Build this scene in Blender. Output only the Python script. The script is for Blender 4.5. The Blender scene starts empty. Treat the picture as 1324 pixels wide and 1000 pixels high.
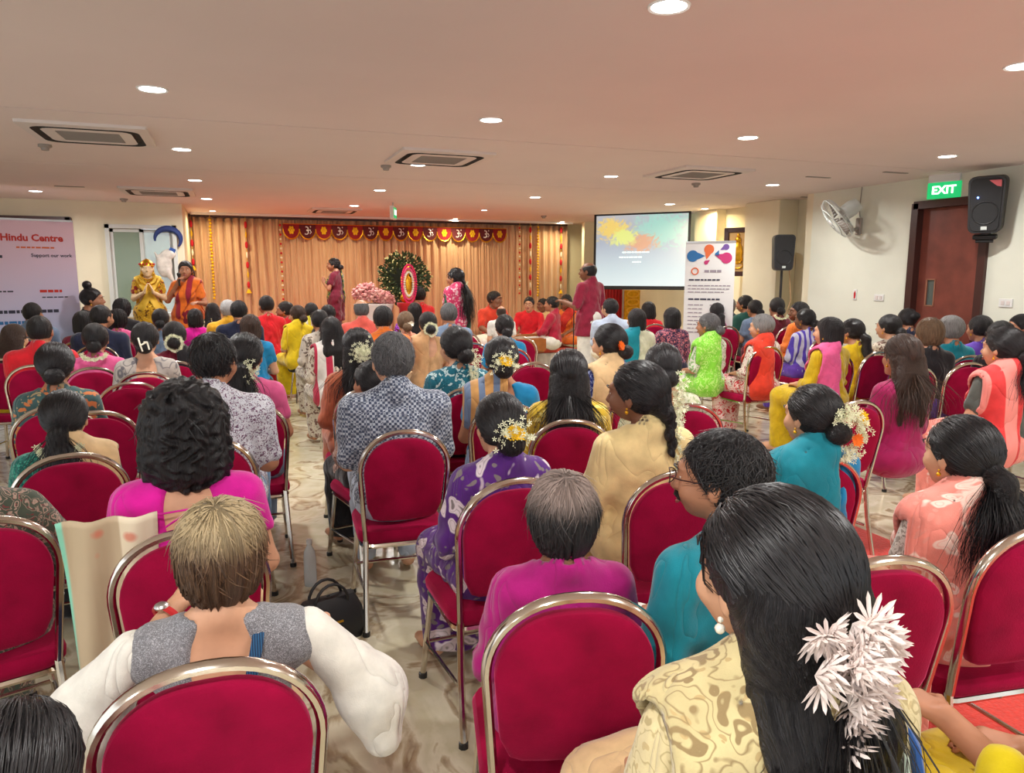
import bpy, math, random
import numpy as np
from mathutils import Vector, Matrix
random.seed(7); RNG = np.random.default_rng(7)
S = bpy.context.scene; COL = S.collection
PI = math.pi; R_ = math.radians
# ---------------------------------------------------------------- camera, world, exposure
FPX, YAW, PITCH, CAMH = 950.0, R_(20.8), R_(8.7), 1.68
CEIL = 2.80
cd = bpy.data.cameras.new('camera'); cam = bpy.data.objects.new('camera', cd); COL.objects.link(cam)
cd.sensor_width = 36; cd.lens = 36*FPX/1324; cd.clip_start = .05; cd.clip_end = 100
cam.location = (0, 0, CAMH); cam.rotation_euler = (PI/2-PITCH, 0, -YAW); S.camera = cam
w = bpy.data.worlds.new('world'); S.world = w; w.use_nodes = True
w.node_tree.nodes['Background'].inputs[0].default_value = (.9, .95, 1, 1)
w.node_tree.nodes['Background'].inputs[1].default_value = 1.0  # added soft fill, enters where walls are left out behind the camera
S.view_settings.view_transform = 'Standard'; S.view_settings.look = 'None'
S.view_settings.gamma = 1; S.view_settings.use_curve_mapping = False
S.view_settings.exposure = 0.82
S.cycles.max_bounces = 6; S.cycles.diffuse_bounces = 4; S.cycles.glossy_bounces = 3
LAMP_W = 17.0
LAMP_COL = (1.0, .985, .955)
# ---------------------------------------------------------------- photograph geometry: pixel -> place in the room
CF = np.array([math.sin(YAW)*math.cos(PITCH), math.cos(YAW)*math.cos(PITCH), -math.sin(PITCH)])
CR = np.array([math.cos(YAW), -math.sin(YAW), 0.]); CU = np.cross(CR, CF)
def ray(px, py): return CF + CR*(px-662)/FPX - CU*(py-500)/FPX
C0 = np.array([0, 0, CAMH])
def at_depth(px, py, z): return C0 + ray(px, py)*z
def at_z(px, py, h): d = ray(px, py); return C0 + d*((h-CAMH)/d[2])
def at_y(px, py, Y): d = ray(px, py); return C0 + d*(Y/d[1])
def at_x(px, py, X): d = ray(px, py); return C0 + d*(X/d[0])
# ---------------------------------------------------------------- object helpers
def link(o, parent=None):
    COL.objects.link(o)
    if parent is not None: o.parent = parent
    return o
def thing(name, label, cat, loc=(0, 0, 0), rotz=0, group=None, scale=1):
    o = bpy.data.objects.new(name, None); COL.objects.link(o); o.empty_display_size = .1
    o.location = loc; o.rotation_euler = (0, 0, rotz); o.scale = (scale,)*3
    o['label'] = label; o['category'] = cat
    if group: o['group'] = group
    return o
def tag(o, label, cat, group=None):
    o['label'] = label; o['category'] = cat
    if group: o['group'] = group
    return o
def obj(name, me, mt=None, parent=None, loc=None, rot=None, scale=None, label=None, kind=None):
    o = bpy.data.objects.new(name, me); link(o, parent)
    if mt is not None:
        if not me.materials: me.materials.append(None)
        o.material_slots[0].link = 'OBJECT'; o.material_slots[0].material = mt
    if loc is not None: o.location = loc
    if rot is not None: o.rotation_euler = rot
    if scale is not None: o.scale = scale if hasattr(scale, '__len__') else (scale,)*3
    if label: o['label'] = label
    if kind: o['kind'] = kind
    return o
class MB:
    """collects vertices and faces of one mesh"""
    def __init__(s): s.v = []; s.f = []
    def add(s, v, f):
        n = len(s.v); s.v += [tuple(map(float, p)) for p in v]; s.f += [tuple(i+n for i in q) for q in f]; return s
    def box(s, c, d, rz=0, bev=0):
        x, y, z = d[0]/2, d[1]/2, d[2]/2
        if bev:
            b = bev; ring = lambda k, zz: [(-x+k, -y, zz), (x-k, -y, zz), (x, -y+k, zz), (x, y-k, zz), (x-k, y, zz), (-x+k, y, zz), (-x, y-k, zz), (-x, -y+k, zz)]
            ins = lambda zz: [(p[0]*(x-b)/x, p[1]*(y-b)/y, zz) for p in ring(b, zz)]
            V = ins(-z)+ring(b, -z+b)+ring(b, z-b)+ins(z)
            F = [tuple(range(7, -1, -1)), tuple(range(24, 32))]
            for r in range(3):
                for i in range(8): F.append((r*8+i, r*8+(i+1) % 8, r*8+8+(i+1) % 8, r*8+8+i))
        else:
            V = [(-x, -y, -z), (x, -y, -z), (x, y, -z), (-x, y, -z), (-x, -y, z), (x, -y, z), (x, y, z), (-x, y, z)]
            F = [(3, 2, 1, 0), (4, 5, 6, 7), (0, 1, 5, 4), (1, 2, 6, 5), (2, 3, 7, 6), (3, 0, 4, 7)]
        ca, sa = math.cos(rz), math.sin(rz)
        return s.add([(c[0]+ca*p[0]-sa*p[1], c[1]+sa*p[0]+ca*p[1], c[2]+p[2]) for p in V], F)
    def tube(s, pts, r, n=8, closed=False, flat=1.0, cap=True):
        pts = [Vector(p) for p in pts]; m = len(pts); V = []; F = []
        rr = r if hasattr(r, '__len__') else [r]*m
        up = None
        for i, p in enumerate(pts):
            if closed: t = pts[(i+1) % m]-pts[i-1]
            else: t = pts[min(i+1, m-1)]-pts[max(i-1, 0)]
            t = t.normalized() if t.length > 1e-9 else Vector((0, 0, 1))
            if up is None:
                up = Vector((0, 1, 0)) if abs(t.y) < .9 else Vector((1, 0, 0))
            up = (up-t*up.dot(t)); up.normalize(); sd = t.cross(up)
            for k in range(n):
                a = 2*PI*(k+.5)/n; V.append(p+(sd*math.cos(a)*flat+up*math.sin(a))*rr[i])
        for i in range(m if closed else m-1):
            for k in range(n):
                a, b = i*n, ((i+1) % m)*n; F.append((a+k, a+(k+1) % n, b+(k+1) % n, b+k))
        if cap and not closed: F += [tuple(range(n-1, -1, -1)), tuple(range((m-1)*n, m*n))]
        return s.add(V, F)
    def lathe(s, prof, n=16, c=(0, 0, 0), axis='z', arc=2*PI):
        V = []; F = []; full = abs(arc-2*PI) < 1e-6; nn = n if full else n+1
        for r, z in prof:
            for k in range(nn):
                a = arc*k/n; p = (r*math.cos(a), r*math.sin(a), z)
                if axis == 'y': p = (p[0], p[2], p[1])
                if axis == 'x': p = (p[2], p[0], p[1])
                V.append((p[0]+c[0], p[1]+c[1], p[2]+c[2]))
        for i in range(len(prof)-1):
            for k in range(n if full else n):
                k2 = (k+1) % nn; F.append((i*nn+k, i*nn+k2, (i+1)*nn+k2, (i+1)*nn+k))
        return s.add(V, F)
    def ball(s, c, r, n=10, sc=(1, 1, 1), m=6):
        prof = [(r*math.sin(PI*i/m)+1e-5, -r*math.cos(PI*i/m)) for i in range(m+1)]
        V = []; F = []
        for q, z in prof:
            for k in range(n): a = 2*PI*k/n; V.append((c[0]+q*math.cos(a)*sc[0], c[1]+q*math.sin(a)*sc[1], c[2]+z*sc[2]))
        for i in range(m):
            for k in range(n): F.append((i*n+k, i*n+(k+1) % n, (i+1)*n+(k+1) % n, (i+1)*n+k))
        return s.add(V, F)
    def prism(s, poly, y0, y1):
        """outline in x,z extruded along y"""
        n = len(poly); V = [(x, y0, z) for x, z in poly]+[(x, y1, z) for x, z in poly]
        F = [tuple(range(n)), tuple(range(2*n-1, n-1, -1))]+[(i, i+n, (i+1) % n+n, (i+1) % n) for i in range(n)]
        return s.add(V, F)
    def mesh(s, name='mesh', smooth=False, fix=True):
        me = bpy.data.meshes.new(name); me.from_pydata(s.v, [], s.f); me.update()
        if fix:
            import bmesh
            bm = bmesh.new(); bm.from_mesh(me); bmesh.ops.recalc_face_normals(bm, faces=bm.faces); bm.to_mesh(me); bm.free()
        if smooth: smooth_by_angle(me)
        return me
def smooth_by_angle(me, deg=40):
    me.polygons.foreach_set('use_smooth', [True]*len(me.polygons))
    try: me.set_sharp_from_angle(angle=R_(deg))
    except Exception: pass
def mesh_np(name, V, F, attr=None):
    """V (n,3) array, F (m,3|4) array"""
    me = bpy.data.meshes.new(name); k = F.shape[1]
    me.vertices.add(len(V)); me.vertices.foreach_set('co', V.astype(np.float32).ravel())
    me.loops.add(F.size); me.loops.foreach_set('vertex_index', F.astype(np.int32).ravel())
    me.polygons.add(len(F)); me.polygons.foreach_set('loop_start', np.arange(0, F.size, k, dtype=np.int32))
    me.polygons.foreach_set('use_smooth', np.ones(len(F), dtype=bool))
    me.update(calc_edges=True)
    if attr is not None:
        a = me.attributes.new('flow', 'FLOAT_VECTOR', 'POINT'); a.data.foreach_set('vector', attr.astype(np.float32).ravel())
    return me
# ---------------------------------------------------------------- materials
MATS = {}
def nt(name):
    m = bpy.data.materials.new(name); m.use_nodes = True; t = m.node_tree
    return m, t, t.nodes['Principled BSDF']
def N(t, typ, **kw):
    n = t.nodes.new(typ)
    for k, v in kw.items():
        if k in n.inputs: n.inputs[k].default_value = v
        else: setattr(n, k, v)
    return n
def c4(c): return (c[0], c[1], c[2], 1)
def s2l(r, g, b): return tuple(((v/255)/12.92 if v/255 <= .04045 else ((v/255+.055)/1.055)**2.4) for v in (r, g, b))
def ramp(t, src, stops):
    r = N(t, 'ShaderNodeValToRGB'); e = r.color_ramp.elements
    while len(e) > 1: e.remove(e[0])
    e[0].position = stops[0][0]; e[0].color = c4(stops[0][1])
    for p, c in stops[1:]: q = e.new(p); q.color = c4(c)
    t.links.new(src, r.inputs[0]); return r.outputs[0]
def mixc(t, fac, a, b):
    m = N(t, 'ShaderNodeMix', data_type='RGBA')
    for k, v in ((0, fac), (6, a), (7, b)):
        if hasattr(v, 'links') or hasattr(v, 'is_linked'): t.links.new(v, m.inputs[k])
        else: m.inputs[k].default_value = v if k == 0 else c4(v)
    return m.outputs[2]
def bump(t, b, h, s, d=.01):
    n = N(t, 'ShaderNodeBump'); n.inputs['Strength'].default_value = s; n.inputs['Distance'].default_value = d
    t.links.new(h, n.inputs['Height']); t.links.new(n.outputs[0], b.inputs['Normal'])
def mat(name, col, rough=.6, metal=0, noise=0, nscale=8, bmp=0, spec=.5, emit=None, es=1, sheen=0, coat=0, alpha=1, trans=0):
    if name in MATS: return MATS[name]
    m, t, b = nt(name); b.inputs['Base Color'].default_value = c4(col)
    b.inputs['Roughness'].default_value = rough; b.inputs['Metallic'].default_value = metal
    b.inputs['Specular IOR Level'].default_value = spec
    if sheen: b.inputs['Sheen Weight'].default_value = sheen; b.inputs['Sheen Roughness'].default_value = .4
    if coat: b.inputs['Coat Weight'].default_value = coat
    if alpha < 1: b.inputs['Alpha'].default_value = alpha
    if trans: b.inputs['Transmission Weight'].default_value = trans
    if emit: b.inputs['Emission Color'].default_value = c4(emit); b.inputs['Emission Strength'].default_value = es
    if noise or bmp:
        tc = N(t, 'ShaderNodeTexCoord'); nz = N(t, 'ShaderNodeTexNoise', Scale=nscale, Detail=5.0)
        t.links.new(tc.outputs['Object'], nz.inputs['Vector'])
        if noise:
            lo = tuple(v*(1-noise) for v in col); hi = tuple(min(1, v*(1+noise)) for v in col)
            t.links.new(ramp(t, nz.outputs['Fac'], [(.3, lo), (.7, hi)]), b.inputs['Base Color'])
        if bmp: bump(t, b, nz.outputs['Fac'], bmp)
    MATS[name] = m; return m
def fabric(name, base, kind='plain', c2=None, c3=None, scale=30, rough=.85, sheen=.25):
    """cloth: plain weave, print (blossoms), check, stripe, paisley, border"""
    key = 'fabric_'+name
    if key in MATS: return MATS[key]
    m, t, b = nt(key); L = t.links.new
    b.inputs['Roughness'].default_value = rough; b.inputs['Sheen Weight'].default_value = sheen
    b.inputs['Specular IOR Level'].default_value = .3
    tc = N(t, 'ShaderNodeTexCoord'); co = tc.outputs['Object']
    nz = N(t, 'ShaderNodeTexNoise', Scale=14.0, Detail=4.0); L(co, nz.inputs['Vector'])
    col = ramp(t, nz.outputs['Fac'], [(.3, tuple(v*.82 for v in base)), (.7, tuple(min(1, v*1.12) for v in base))])
    if kind in ('print', 'paisley', 'floral'):
        n2 = N(t, 'ShaderNodeTexNoise', Scale=scale*.6, Detail=2.0); L(co, n2.inputs['Vector'])
        mx = N(t, 'ShaderNodeMix', data_type='RGBA', blend_type='LINEAR_LIGHT'); mx.inputs[0].default_value = .06 if kind != 'floral' else .12
        L(co, mx.inputs[6]); L(n2.outputs['Color'], mx.inputs[7])
        v1 = N(t, 'ShaderNodeTexVoronoi', Scale=float(scale)); L(mx.outputs[2], v1.inputs['Vector'])
        f1 = ramp(t, v1.outputs['Distance'], [(.0, (1, 1, 1)), (.36, (1, 1, 1)), (.42, (0, 0, 0))])
        v2 = N(t, 'ShaderNodeTexVoronoi', Scale=scale*1.9); L(mx.outputs[2], v2.inputs['Vector'])
        f2 = ramp(t, v2.outputs['Distance'], [(.0, (1, 1, 1)), (.25, (1, 1, 1)), (.3, (0, 0, 0))])
        if kind == 'paisley':
            f1 = ramp(t, v1.outputs['Distance'], [(.2, (0, 0, 0)), (.25, (1, 1, 1)), (.36, (1, 1, 1)), (.4, (0, 0, 0)), (.55, (0, 0, 0)), (.6, (1, 1, 1)), (.64, (0, 0, 0))])
        col = mixc(t, f2, col, c3 or c2); col = mixc(t, f1, col, c2)
        if kind == 'floral':
            f3 = ramp(t, v1.outputs['Distance'], [(.0, (1, 1, 1)), (.1, (1, 1, 1)), (.16, (0, 0, 0)), (.24, (0, 0, 0)), (.27, (.6, .6, .6)), (.3, (0, 0, 0))])
            col = mixc(t, f3, col, c3 or base)
    elif kind == 'check':
        ck = N(t, 'ShaderNodeTexChecker', Scale=float(scale)); L(co, ck.inputs['Vector'])
        n2 = N(t, 'ShaderNodeTexNoise', Scale=scale*.7); L(co, n2.inputs['Vector'])
        col = mixc(t, ck.outputs['Fac'], col, c2)
        if c3: col = mixc(t, ramp(t, n2.outputs['Fac'], [(.5, (0, 0, 0)), (.6, (.6, .6, .6))]), col, c3)
    elif kind == 'stripe':
        wv = N(t, 'ShaderNodeTexWave', Scale=float(scale), Distortion=.6); L(co, wv.inputs['Vector'])
        col = mixc(t, ramp(t, wv.outputs['Fac'], [(.55, (0, 0, 0)), (.62, (1, 1, 1))]), col, c2)
    L(col, b.inputs['Base Color'])
    # folds and creases of worn cloth
    mp = N(t, 'ShaderNodeMapping'); mp.inputs['Scale'].default_value = (1.3, 1.3, .6); mp.inputs['Rotation'].default_value = (.2, .35, .1); L(co, mp.inputs['Vector'])
    fz = N(t, 'ShaderNodeTexNoise', Scale=5.5, Detail=2.0, Distortion=.5); L(mp.outputs[0], fz.inputs['Vector'])
    ab = N(t, 'ShaderNodeMath', operation='SUBTRACT'); L(fz.outputs['Fac'], ab.inputs[0]); ab.inputs[1].default_value = .5
    a2 = N(t, 'ShaderNodeMath', operation='ABSOLUTE'); L(ab.outputs[0], a2.inputs[0]); a3 = N(t, 'ShaderNodeMath', operation='POWER'); L(a2.outputs[0], a3.inputs[0]); a3.inputs[1].default_value = .5
    wz = N(t, 'ShaderNodeTexNoise', Scale=320.0); L(co, wz.inputs['Vector'])
    ad = N(t, 'ShaderNodeMath', operation='MULTIPLY_ADD'); L(wz.outputs['Fac'], ad.inputs[0]); ad.inputs[1].default_value = .05; L(a3.outputs[0], ad.inputs[2])
    bump(t, b, ad.outputs[0], .6, .028)
    MATS[key] = m; return m
def hair_mat(name, c1, c2, rough=.38, top=None):
    key = 'hair_'+name
    if key in MATS: return MATS[key]
    m, t, b = nt(key); L = t.links.new
    at = N(t, 'ShaderNodeAttribute', attribute_name='flow')
    mp = N(t, 'ShaderNodeMapping'); mp.inputs['Scale'].default_value = (34, 1.2, 7); L(at.outputs['Vector'], mp.inputs['Vector'])
    nz = N(t, 'ShaderNodeTexNoise', Scale=2.2, Detail=6.0, Distortion=.25); L(mp.outputs[0], nz.inputs['Vector'])
    col = ramp(t, nz.outputs['Fac'], [(.34, c1), (.66, c2)])
    if top is not None:   # grey crown over dark ends: real colouring of the hair
        tc = N(t, 'ShaderNodeTexCoord'); sp = N(t, 'ShaderNodeSeparateXYZ'); L(tc.outputs['Object'], sp.inputs[0])
        ad = N(t, 'ShaderNodeMath', operation='MULTIPLY_ADD'); L(nz.outputs['Fac'], ad.inputs[0]); ad.inputs[1].default_value = .10; L(sp.outputs['Z'], ad.inputs[2])
        col = mixc(t, ramp(t, ad.outputs[0], [(.07, (0, 0, 0)), (.13, (1, 1, 1))]), col, top)
    L(col, b.inputs['Base Color']); b.inputs['Roughness'].default_value = rough
    b.inputs['Specular IOR Level'].default_value = .38
    bump(t, b, nz.outputs['Fac'], .9, .012)
    MATS[key] = m; return m
# ---------------------------------------------------------------- smooth bodies: signed distance shapes turned into one continuous mesh
F4 = np.float32
def V3(*a): return np.array(a, dtype=F4)
def cone(a, b, ra, rb):
    a = np.asarray(a, F4); b = np.asarray(b, F4); ba = b-a; d2 = float(ba@ba)+1e-9
    def f(P):
        pa = P-a; t = np.clip((pa@ba)/d2, 0, 1); q = pa-t[:, None]*ba
        return np.sqrt((q*q).sum(1))-(ra+(rb-ra)*t)
    return f
def ell(c, r):
    c = np.asarray(c, F4); r = np.asarray(r, F4)
    def f(P):
        q = (P-c)/r; k0 = np.sqrt((q*q).sum(1)); q = q/r; k1 = np.sqrt((q*q).sum(1))+1e-6
        return k0*(k0-1)/k1
    return f
def ball(c, r):
    c = np.asarray(c, F4)
    return lambda P: np.sqrt(((P-c)**2).sum(1))-r
def smin(a, b, k):
    h = np.clip(.5+.5*(b-a)/k, 0, 1); return b+(a-b)*h-k*h*(1-h)
def union(prims, k=.02):
    """prims: functions or (function, k)"""
    def f(P):
        d = None
        for p in prims:
            g, kk = p if isinstance(p, tuple) else (p, k)
            e = g(P); d = e if d is None else smin(d, e, kk)
        return d
    return f
def cut(f, g, k=.012):
    return lambda P: -smin(-f(P), g(P), k)
def both(f, g, k=.008):
    return lambda P: -smin(-f(P), -g(P), k)
def axis(lo, hi, h, bands=()):
    out = [lo]
    while out[-1] < hi:
        x = out[-1]; st = h
        for a, b, hb in bands:
            if a-hb <= x <= b: st = min(st, hb)
        out.append(x+st)
    while (len(out)-1) % 4: out.append(out[-1]+h)
    return np.array(out, F4)
def polygonise(f, ax, ay, az, margin=.012):
    nx, ny, nz = len(ax), len(ay), len(az)
    cx, cy, cz = [(a[0:-1:4]+a[4::4])/2 for a in (ax, ay, az)]; hx, hy, hz = [(a[4::4]-a[0:-1:4])/2 for a in (ax, ay, az)]
    G = np.stack(np.meshgrid(cx, cy, cz, indexing='ij'), -1).reshape(-1, 3).astype(F4)
    hd = np.sqrt((hx**2)[:, None, None]+(hy**2)[None, :, None]+(hz**2)[None, None, :])
    cv = f(G).reshape(len(cx), len(cy), len(cz))
    act = np.abs(cv) < hd*1.15+margin
    rep = lambda A: A.repeat(4, 0).repeat(4, 1).repeat(4, 2)
    val = np.empty((nx, ny, nz), F4); val[:-1, :-1, :-1] = rep(cv); val[-1] = 1; val[:, -1] = 1; val[:, :, -1] = 1
    m = np.zeros((nx, ny, nz), bool); ra = rep(act)
    m[:-1, :-1, :-1] |= ra; m[1:, :-1, :-1] |= ra; m[:-1, 1:, :-1] |= ra; m[:-1, :-1, 1:] |= ra
    m[1:, 1:, :-1] |= ra; m[1:, :-1, 1:] |= ra; m[:-1, 1:, 1:] |= ra; m[1:, 1:, 1:] |= ra
    I, J, K = np.nonzero(m)
    P = np.stack([ax[I], ay[J], az[K]], 1)
    out = np.empty(len(P), F4)
    for s in range(0, len(P), 400000): out[s:s+400000] = f(P[s:s+400000])
    val[I, J, K] = out
    val[0] = np.maximum(val[0], 1e-4); val[:, 0] = np.maximum(val[:, 0], 1e-4); val[:, :, 0] = np.maximum(val[:, :, 0], 1e-4)
    ins = val < 0
    c = np.zeros((nx-1, ny-1, nz-1), np.int8)
    for a in (0, 1):
        for b in (0, 1):
            for d in (0, 1): c += ins[a:nx-1+a, b:ny-1+b, d:nz-1+d]
    cell = (c > 0) & (c < 8); ci, cj, ck = np.nonzero(cell); n = len(ci)
    idx = np.full(cell.shape, -1, np.int32); idx[ci, cj, ck] = np.arange(n)
    acc = np.zeros((n, 3), F4); cnt = np.zeros(n, F4); crd = (ax, ay, az)
    corners = [(a, b, d) for a in (0, 1) for b in (0, 1) for d in (0, 1)]
    for a in corners:
        for e in range(3):
            if a[e]: continue
            b = list(a); b[e] = 1
            v0 = val[ci+a[0], cj+a[1], ck+a[2]]; v1 = val[ci+b[0], cj+b[1], ck+b[2]]
            s = (v0 < 0) != (v1 < 0); den = np.where(s, v0-v1, 1); t = np.clip(np.where(s, v0/den, 0), 0, 1)
            for q, (arr, base) in enumerate(zip(crd, (ci, cj, ck))):
                p0 = arr[base+a[q]]; p1 = arr[base+b[q]]; acc[:, q] += np.where(s, p0+(p1-p0)*t, 0)
            cnt += s
    V = acc/np.maximum(cnt, 1)[:, None]
    faces = []
    for e in range(3):
        A = [slice(None)]*3; B = [slice(None)]*3; A[e] = slice(0, -1); B[e] = slice(1, None)
        i0 = ins[tuple(A)]; i1 = ins[tuple(B)]; x = i0 != i1
        o1, o2 = [(1, 2), (2, 0), (0, 1)][e]
        for ax_ in (o1, o2):
            sl = [slice(None)]*3; sl[ax_] = 0; x[tuple(sl)] = False
            sl[ax_] = -1; x[tuple(sl)] = False
        Q = np.stack(np.nonzero(x), 1); fl = i0[Q[:, 0], Q[:, 1], Q[:, 2]]
        d1 = np.zeros(3, int); d1[o1] = 1; d2 = np.zeros(3, int); d2[o2] = 1
        g = lambda q: idx[q[:, 0], q[:, 1], q[:, 2]]
        q4 = np.stack([g(Q-d1-d2), g(Q-d2), g(Q), g(Q-d1)], 1)
        q4[~fl] = q4[~fl][:, ::-1]; faces.append(q4)
    Fc = np.concatenate(faces); Fc = Fc[(Fc >= 0).all(1)]
    return V, Fc
def relax(V, Fc, it=1, lam=.4):
    n = len(V)
    a = Fc.ravel(); b = np.roll(Fc, -1, 1).ravel()
    for _ in range(it):
        deg = np.bincount(a, minlength=n)+np.bincount(b, minlength=n)
        s = np.stack([np.bincount(a, V[b, q], n)+np.bincount(b, V[a, q], n) for q in range(3)], 1)/np.maximum(deg, 1)[:, None]
        V = V+(s-V)*lam
    return V.astype(F4)
# ---------------------------------------------------------------- the human figure
def nrm(v): v = np.asarray(v, float); return v/(np.linalg.norm(v)+1e-9)
def joints(pose='sit', fem=True, arms=None):
    """standing, sitting and cross-legged figures; upper body given in the sitting frame"""
    dz = {'sit': 0, 'stand': .42, 'cross': -.41}[pose]; sw = .148 if fem else .18
    J = dict(pose=pose, fem=fem, dz=dz, sw=sw)
    up = lambda x, y, z: V3(x, y, z+dz)
    J['pelvis'] = up(0, 0, .54); J['waist'] = up(0, -.005, .675); J['chest'] = up(0, 0, .83)
    J['neck'] = up(0, -.01, .975); J['head'] = up(0, .03, 1.122)
    dflt = {'sit': ((.205, .03, .69), (.09, .25, .655)), 'stand': ((.215, -.01, .67), (.225, .09, .43)), 'cross': ((.24, .08, .72), (.18, .3, .64))}[pose]
    arms = arms or {}
    for s, k in ((-1, 'L'), (1, 'R')):
        e, wr = arms.get(k, (None, None))[:2]
        if e is None: e = (s*dflt[0][0],)+dflt[0][1:]; wr = (s*dflt[1][0],)+dflt[1][1:]
        if k in arms: e = (e[0], e[1], e[2]-.04); wr = (wr[0], wr[1], wr[2]-.04)
        J['sh'+k] = up(s*sw, -.005, .925); J['el'+k] = up(*e); J['wr'+k] = up(*wr)
        J['hn'+k] = arms[k][2] if k in arms and len(arms[k]) > 2 else None
        if pose == 'sit':
            J['hp'+k] = V3(s*.09, .0, .54); J['kn'+k] = V3(s*.105, .42, .53); J['an'+k] = V3(s*.105, .43, .09)
        elif pose == 'stand':
            J['hp'+k] = V3(s*.09, 0, .90); J['kn'+k] = V3(s*.095, .02, .49); J['an'+k] = V3(s*.10, -.01, .08)
        else:
            J['hp'+k] = V3(s*.10, 0, .13); J['kn'+k] = V3(s*.31, .25, .12); J['an'+k] = V3(-s*.06, .30+.05*s, .06)
        J['ft'] = None
    return J
def torso(J, o=0.0):
    f = J['fem']; pe, wa, ch, nk = J['pelvis'], J['waist'], J['chest'], J['neck']; sw = J['sw']
    P = [ell(pe, V3(.175 if f else .165, .125, .12)+o), (ell(wa, V3(.125 if f else .148, .098, .17)+o), .06),
         (ell(ch, V3(.138 if f else .165, .102, .155)+o), .05),
         (cone(J['shL']+V3(.02, 0, -.015), J['shR']+V3(-.02, 0, -.015), .046+o, .046+o), .05),
         (cone(nk+V3(0, -.02, .03), J['shL']+V3(.03, 0, 0), .045+o, .045+o), .03), (cone(nk+V3(0, -.02, .03), J['shR']+V3(-.03, 0, 0), .045+o, .045+o), .03)]
    if f: P += [(ell(ch+V3(s*.065, .085, -.03), V3(.06, .05, .06)+o), .03) for s in (-1, 1)]
    return P
def arm(J, k, o=0.0, t=1.0, t0=0.0):
    sh, el, wr = J['sh'+k], J['el'+k], J['wr'+k]; m = .93 if J['fem'] else 1.08
    if t <= 1: return [(cone(sh, sh+(el-sh)*t, .05*m+o, (.05-.012*t)*m+o), .03)]
    u = t-1; return [(cone(sh, el, .05*m+o, .039*m+o), .03), (cone(el, el+(wr-el)*u, .039*m+o, (.039-.013*u)*m+o), .02)]
def hand(J, k):
    el, wr = J['el'+k].astype(float), J['wr'+k].astype(float); hn = J['hn'+k] or {}
    d = nrm(hn.get('d', wr-el)); n = np.array(hn.get('n', (0, 0, -1)), float); n = nrm(n-d*(n@d)); curl = hn.get('curl', .5)
    s = np.cross(d, n)*(1 if k == 'R' else -1); m = .95 if J['fem'] else 1.05
    # s points to the thumb side
    s = np.cross(n, d)*(1 if k == 'L' else -1)
    P = []
    for i in range(4):
        kn = wr+d*(.082-.004*abs(i-1.2))*m+s*(.029-.0195*i)*m
        P.append((cone(wr+s*(.012-.008*i), kn, .014, .0115), .012))
        l = (.066, .074, .070, .054)[i]*m; a1 = curl*.7; a2 = curl*1.7
        p1 = kn+(d*math.cos(a1)+n*math.sin(a1))*l*.5; p2 = p1+(d*math.cos(a2)+n*math.sin(a2))*l*.5
        P += [(cone(kn, p1, .0095, .0085), .006), (cone(p1, p2, .0085, .0068), .006)]
    t1 = wr+d*.028*m+s*.030*m; t2 = t1+nrm(d*.6+s*.8+n*.25)*.042; t3 = t2+nrm(d*.95+s*.25+n*.35)*.03
    P += [(cone(wr+d*.01, t1, .015, .013), .01), (cone(t1, t2, .0125, .0105), .008), (cone(t2, t3, .0105, .008), .006)]
    return P
def leg(J, k, o=0.0, foot=True):
    h, kn, an = J['hp'+k], J['kn'+k], J['an'+k]; m = 1 if J['fem'] else 1.03
    P = [(cone(h, kn, .085*m+o, .055*m+o), .05), (cone(kn, kn+(an-kn)*.35, .055*m+o, .052*m+o), .03), (cone(kn+(an-kn)*.35, an, .052*m+o, .034+o), .03)]
    if foot:
        if J['pose'] == 'cross': d = nrm([(-1 if k == 'R' else 1)*.8, .4, 0])*.13
        else: d = V3((1 if k == 'R' else -1)*.02, .15, -.045)
        P += [(cone(an+V3(0, -.02, -.03), an+d*.6+V3(0, 0, -.01), .035, .032), .02), (cone(an+d*.6+V3(0, 0, -.01), an+d, .033, .022), .02)]
    return P
def head_prims(c, fem=True, k=1.0):
    q = lambda x, y, z: c+V3(x, y, z)*k
    r = lambda *a: V3(*a)*k
    P = [(ell(q(0, -.012, .022), r(.074, .094, .090)), .02), (ell(q(0, .03, -.035), r(.060, .062, .068)), .03),
         (ell(q(0, .062, -.085), r(.026, .022, .018)), .025), (ell(q(0, .078, .030), r(.05, .018, .016)), .02)]
    P += [(ell(q(s*.042, .062, -.025), r(.02, .02, .022)), .02) for s in (-1, 1)]
    P += [(cone(q(0, .088, .014), q(0, .108, -.022), .008*k, .0115*k), .012), (ell(q(0, .098, -.028), r(.018, .012, .009)), .008),
          (ell(q(0, .086, -.051), r(.023, .012, .0065)), .007), (ell(q(0, .084, -.062), r(.020, .012, .007)), .006)]
    P += [(ell(q(s*.076, -.008, -.004), r(.009, .018, .031)), .006) for s in (-1, 1)]
    base = union(P)
    for s in (-1, 1):
        base = cut(base, ell(q(s*.030, .099, .010), r(.018, .016, .011)), .012)
        base = cut(base, ell(q(s*.088, -.002, .0), r(.006, .009, .018)), .006)
    ey = [(ball(q(s*.030, .079, .010), .0125*k), .003) for s in (-1, 1)]
    return base, ey
def body_fn(J, head=True):
    P = torso(J)
    for k in 'LR': P += arm(J, k, t=2)
    for k in 'LR': P += leg(J, k)
    hc = J['head']; nk = J['neck']; nr = .048 if J['fem'] else .056
    P.append((cone(nk+V3(0, -.005, -.03), hc+V3(0, -.03, -.05), nr+.006, nr), .025))
    trunk = union(P); hb, ey = head_prims(hc, J['fem'], 1.07)
    hands = union(hand(J, 'L')+hand(J, 'R'), .006)
    eyes = union(ey)
    def f(Q):
        d = smin(trunk(Q), hands(Q), .01); d = smin(d, hb(Q), .018); return smin(d, eyes(Q), .003)
    return f
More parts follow.
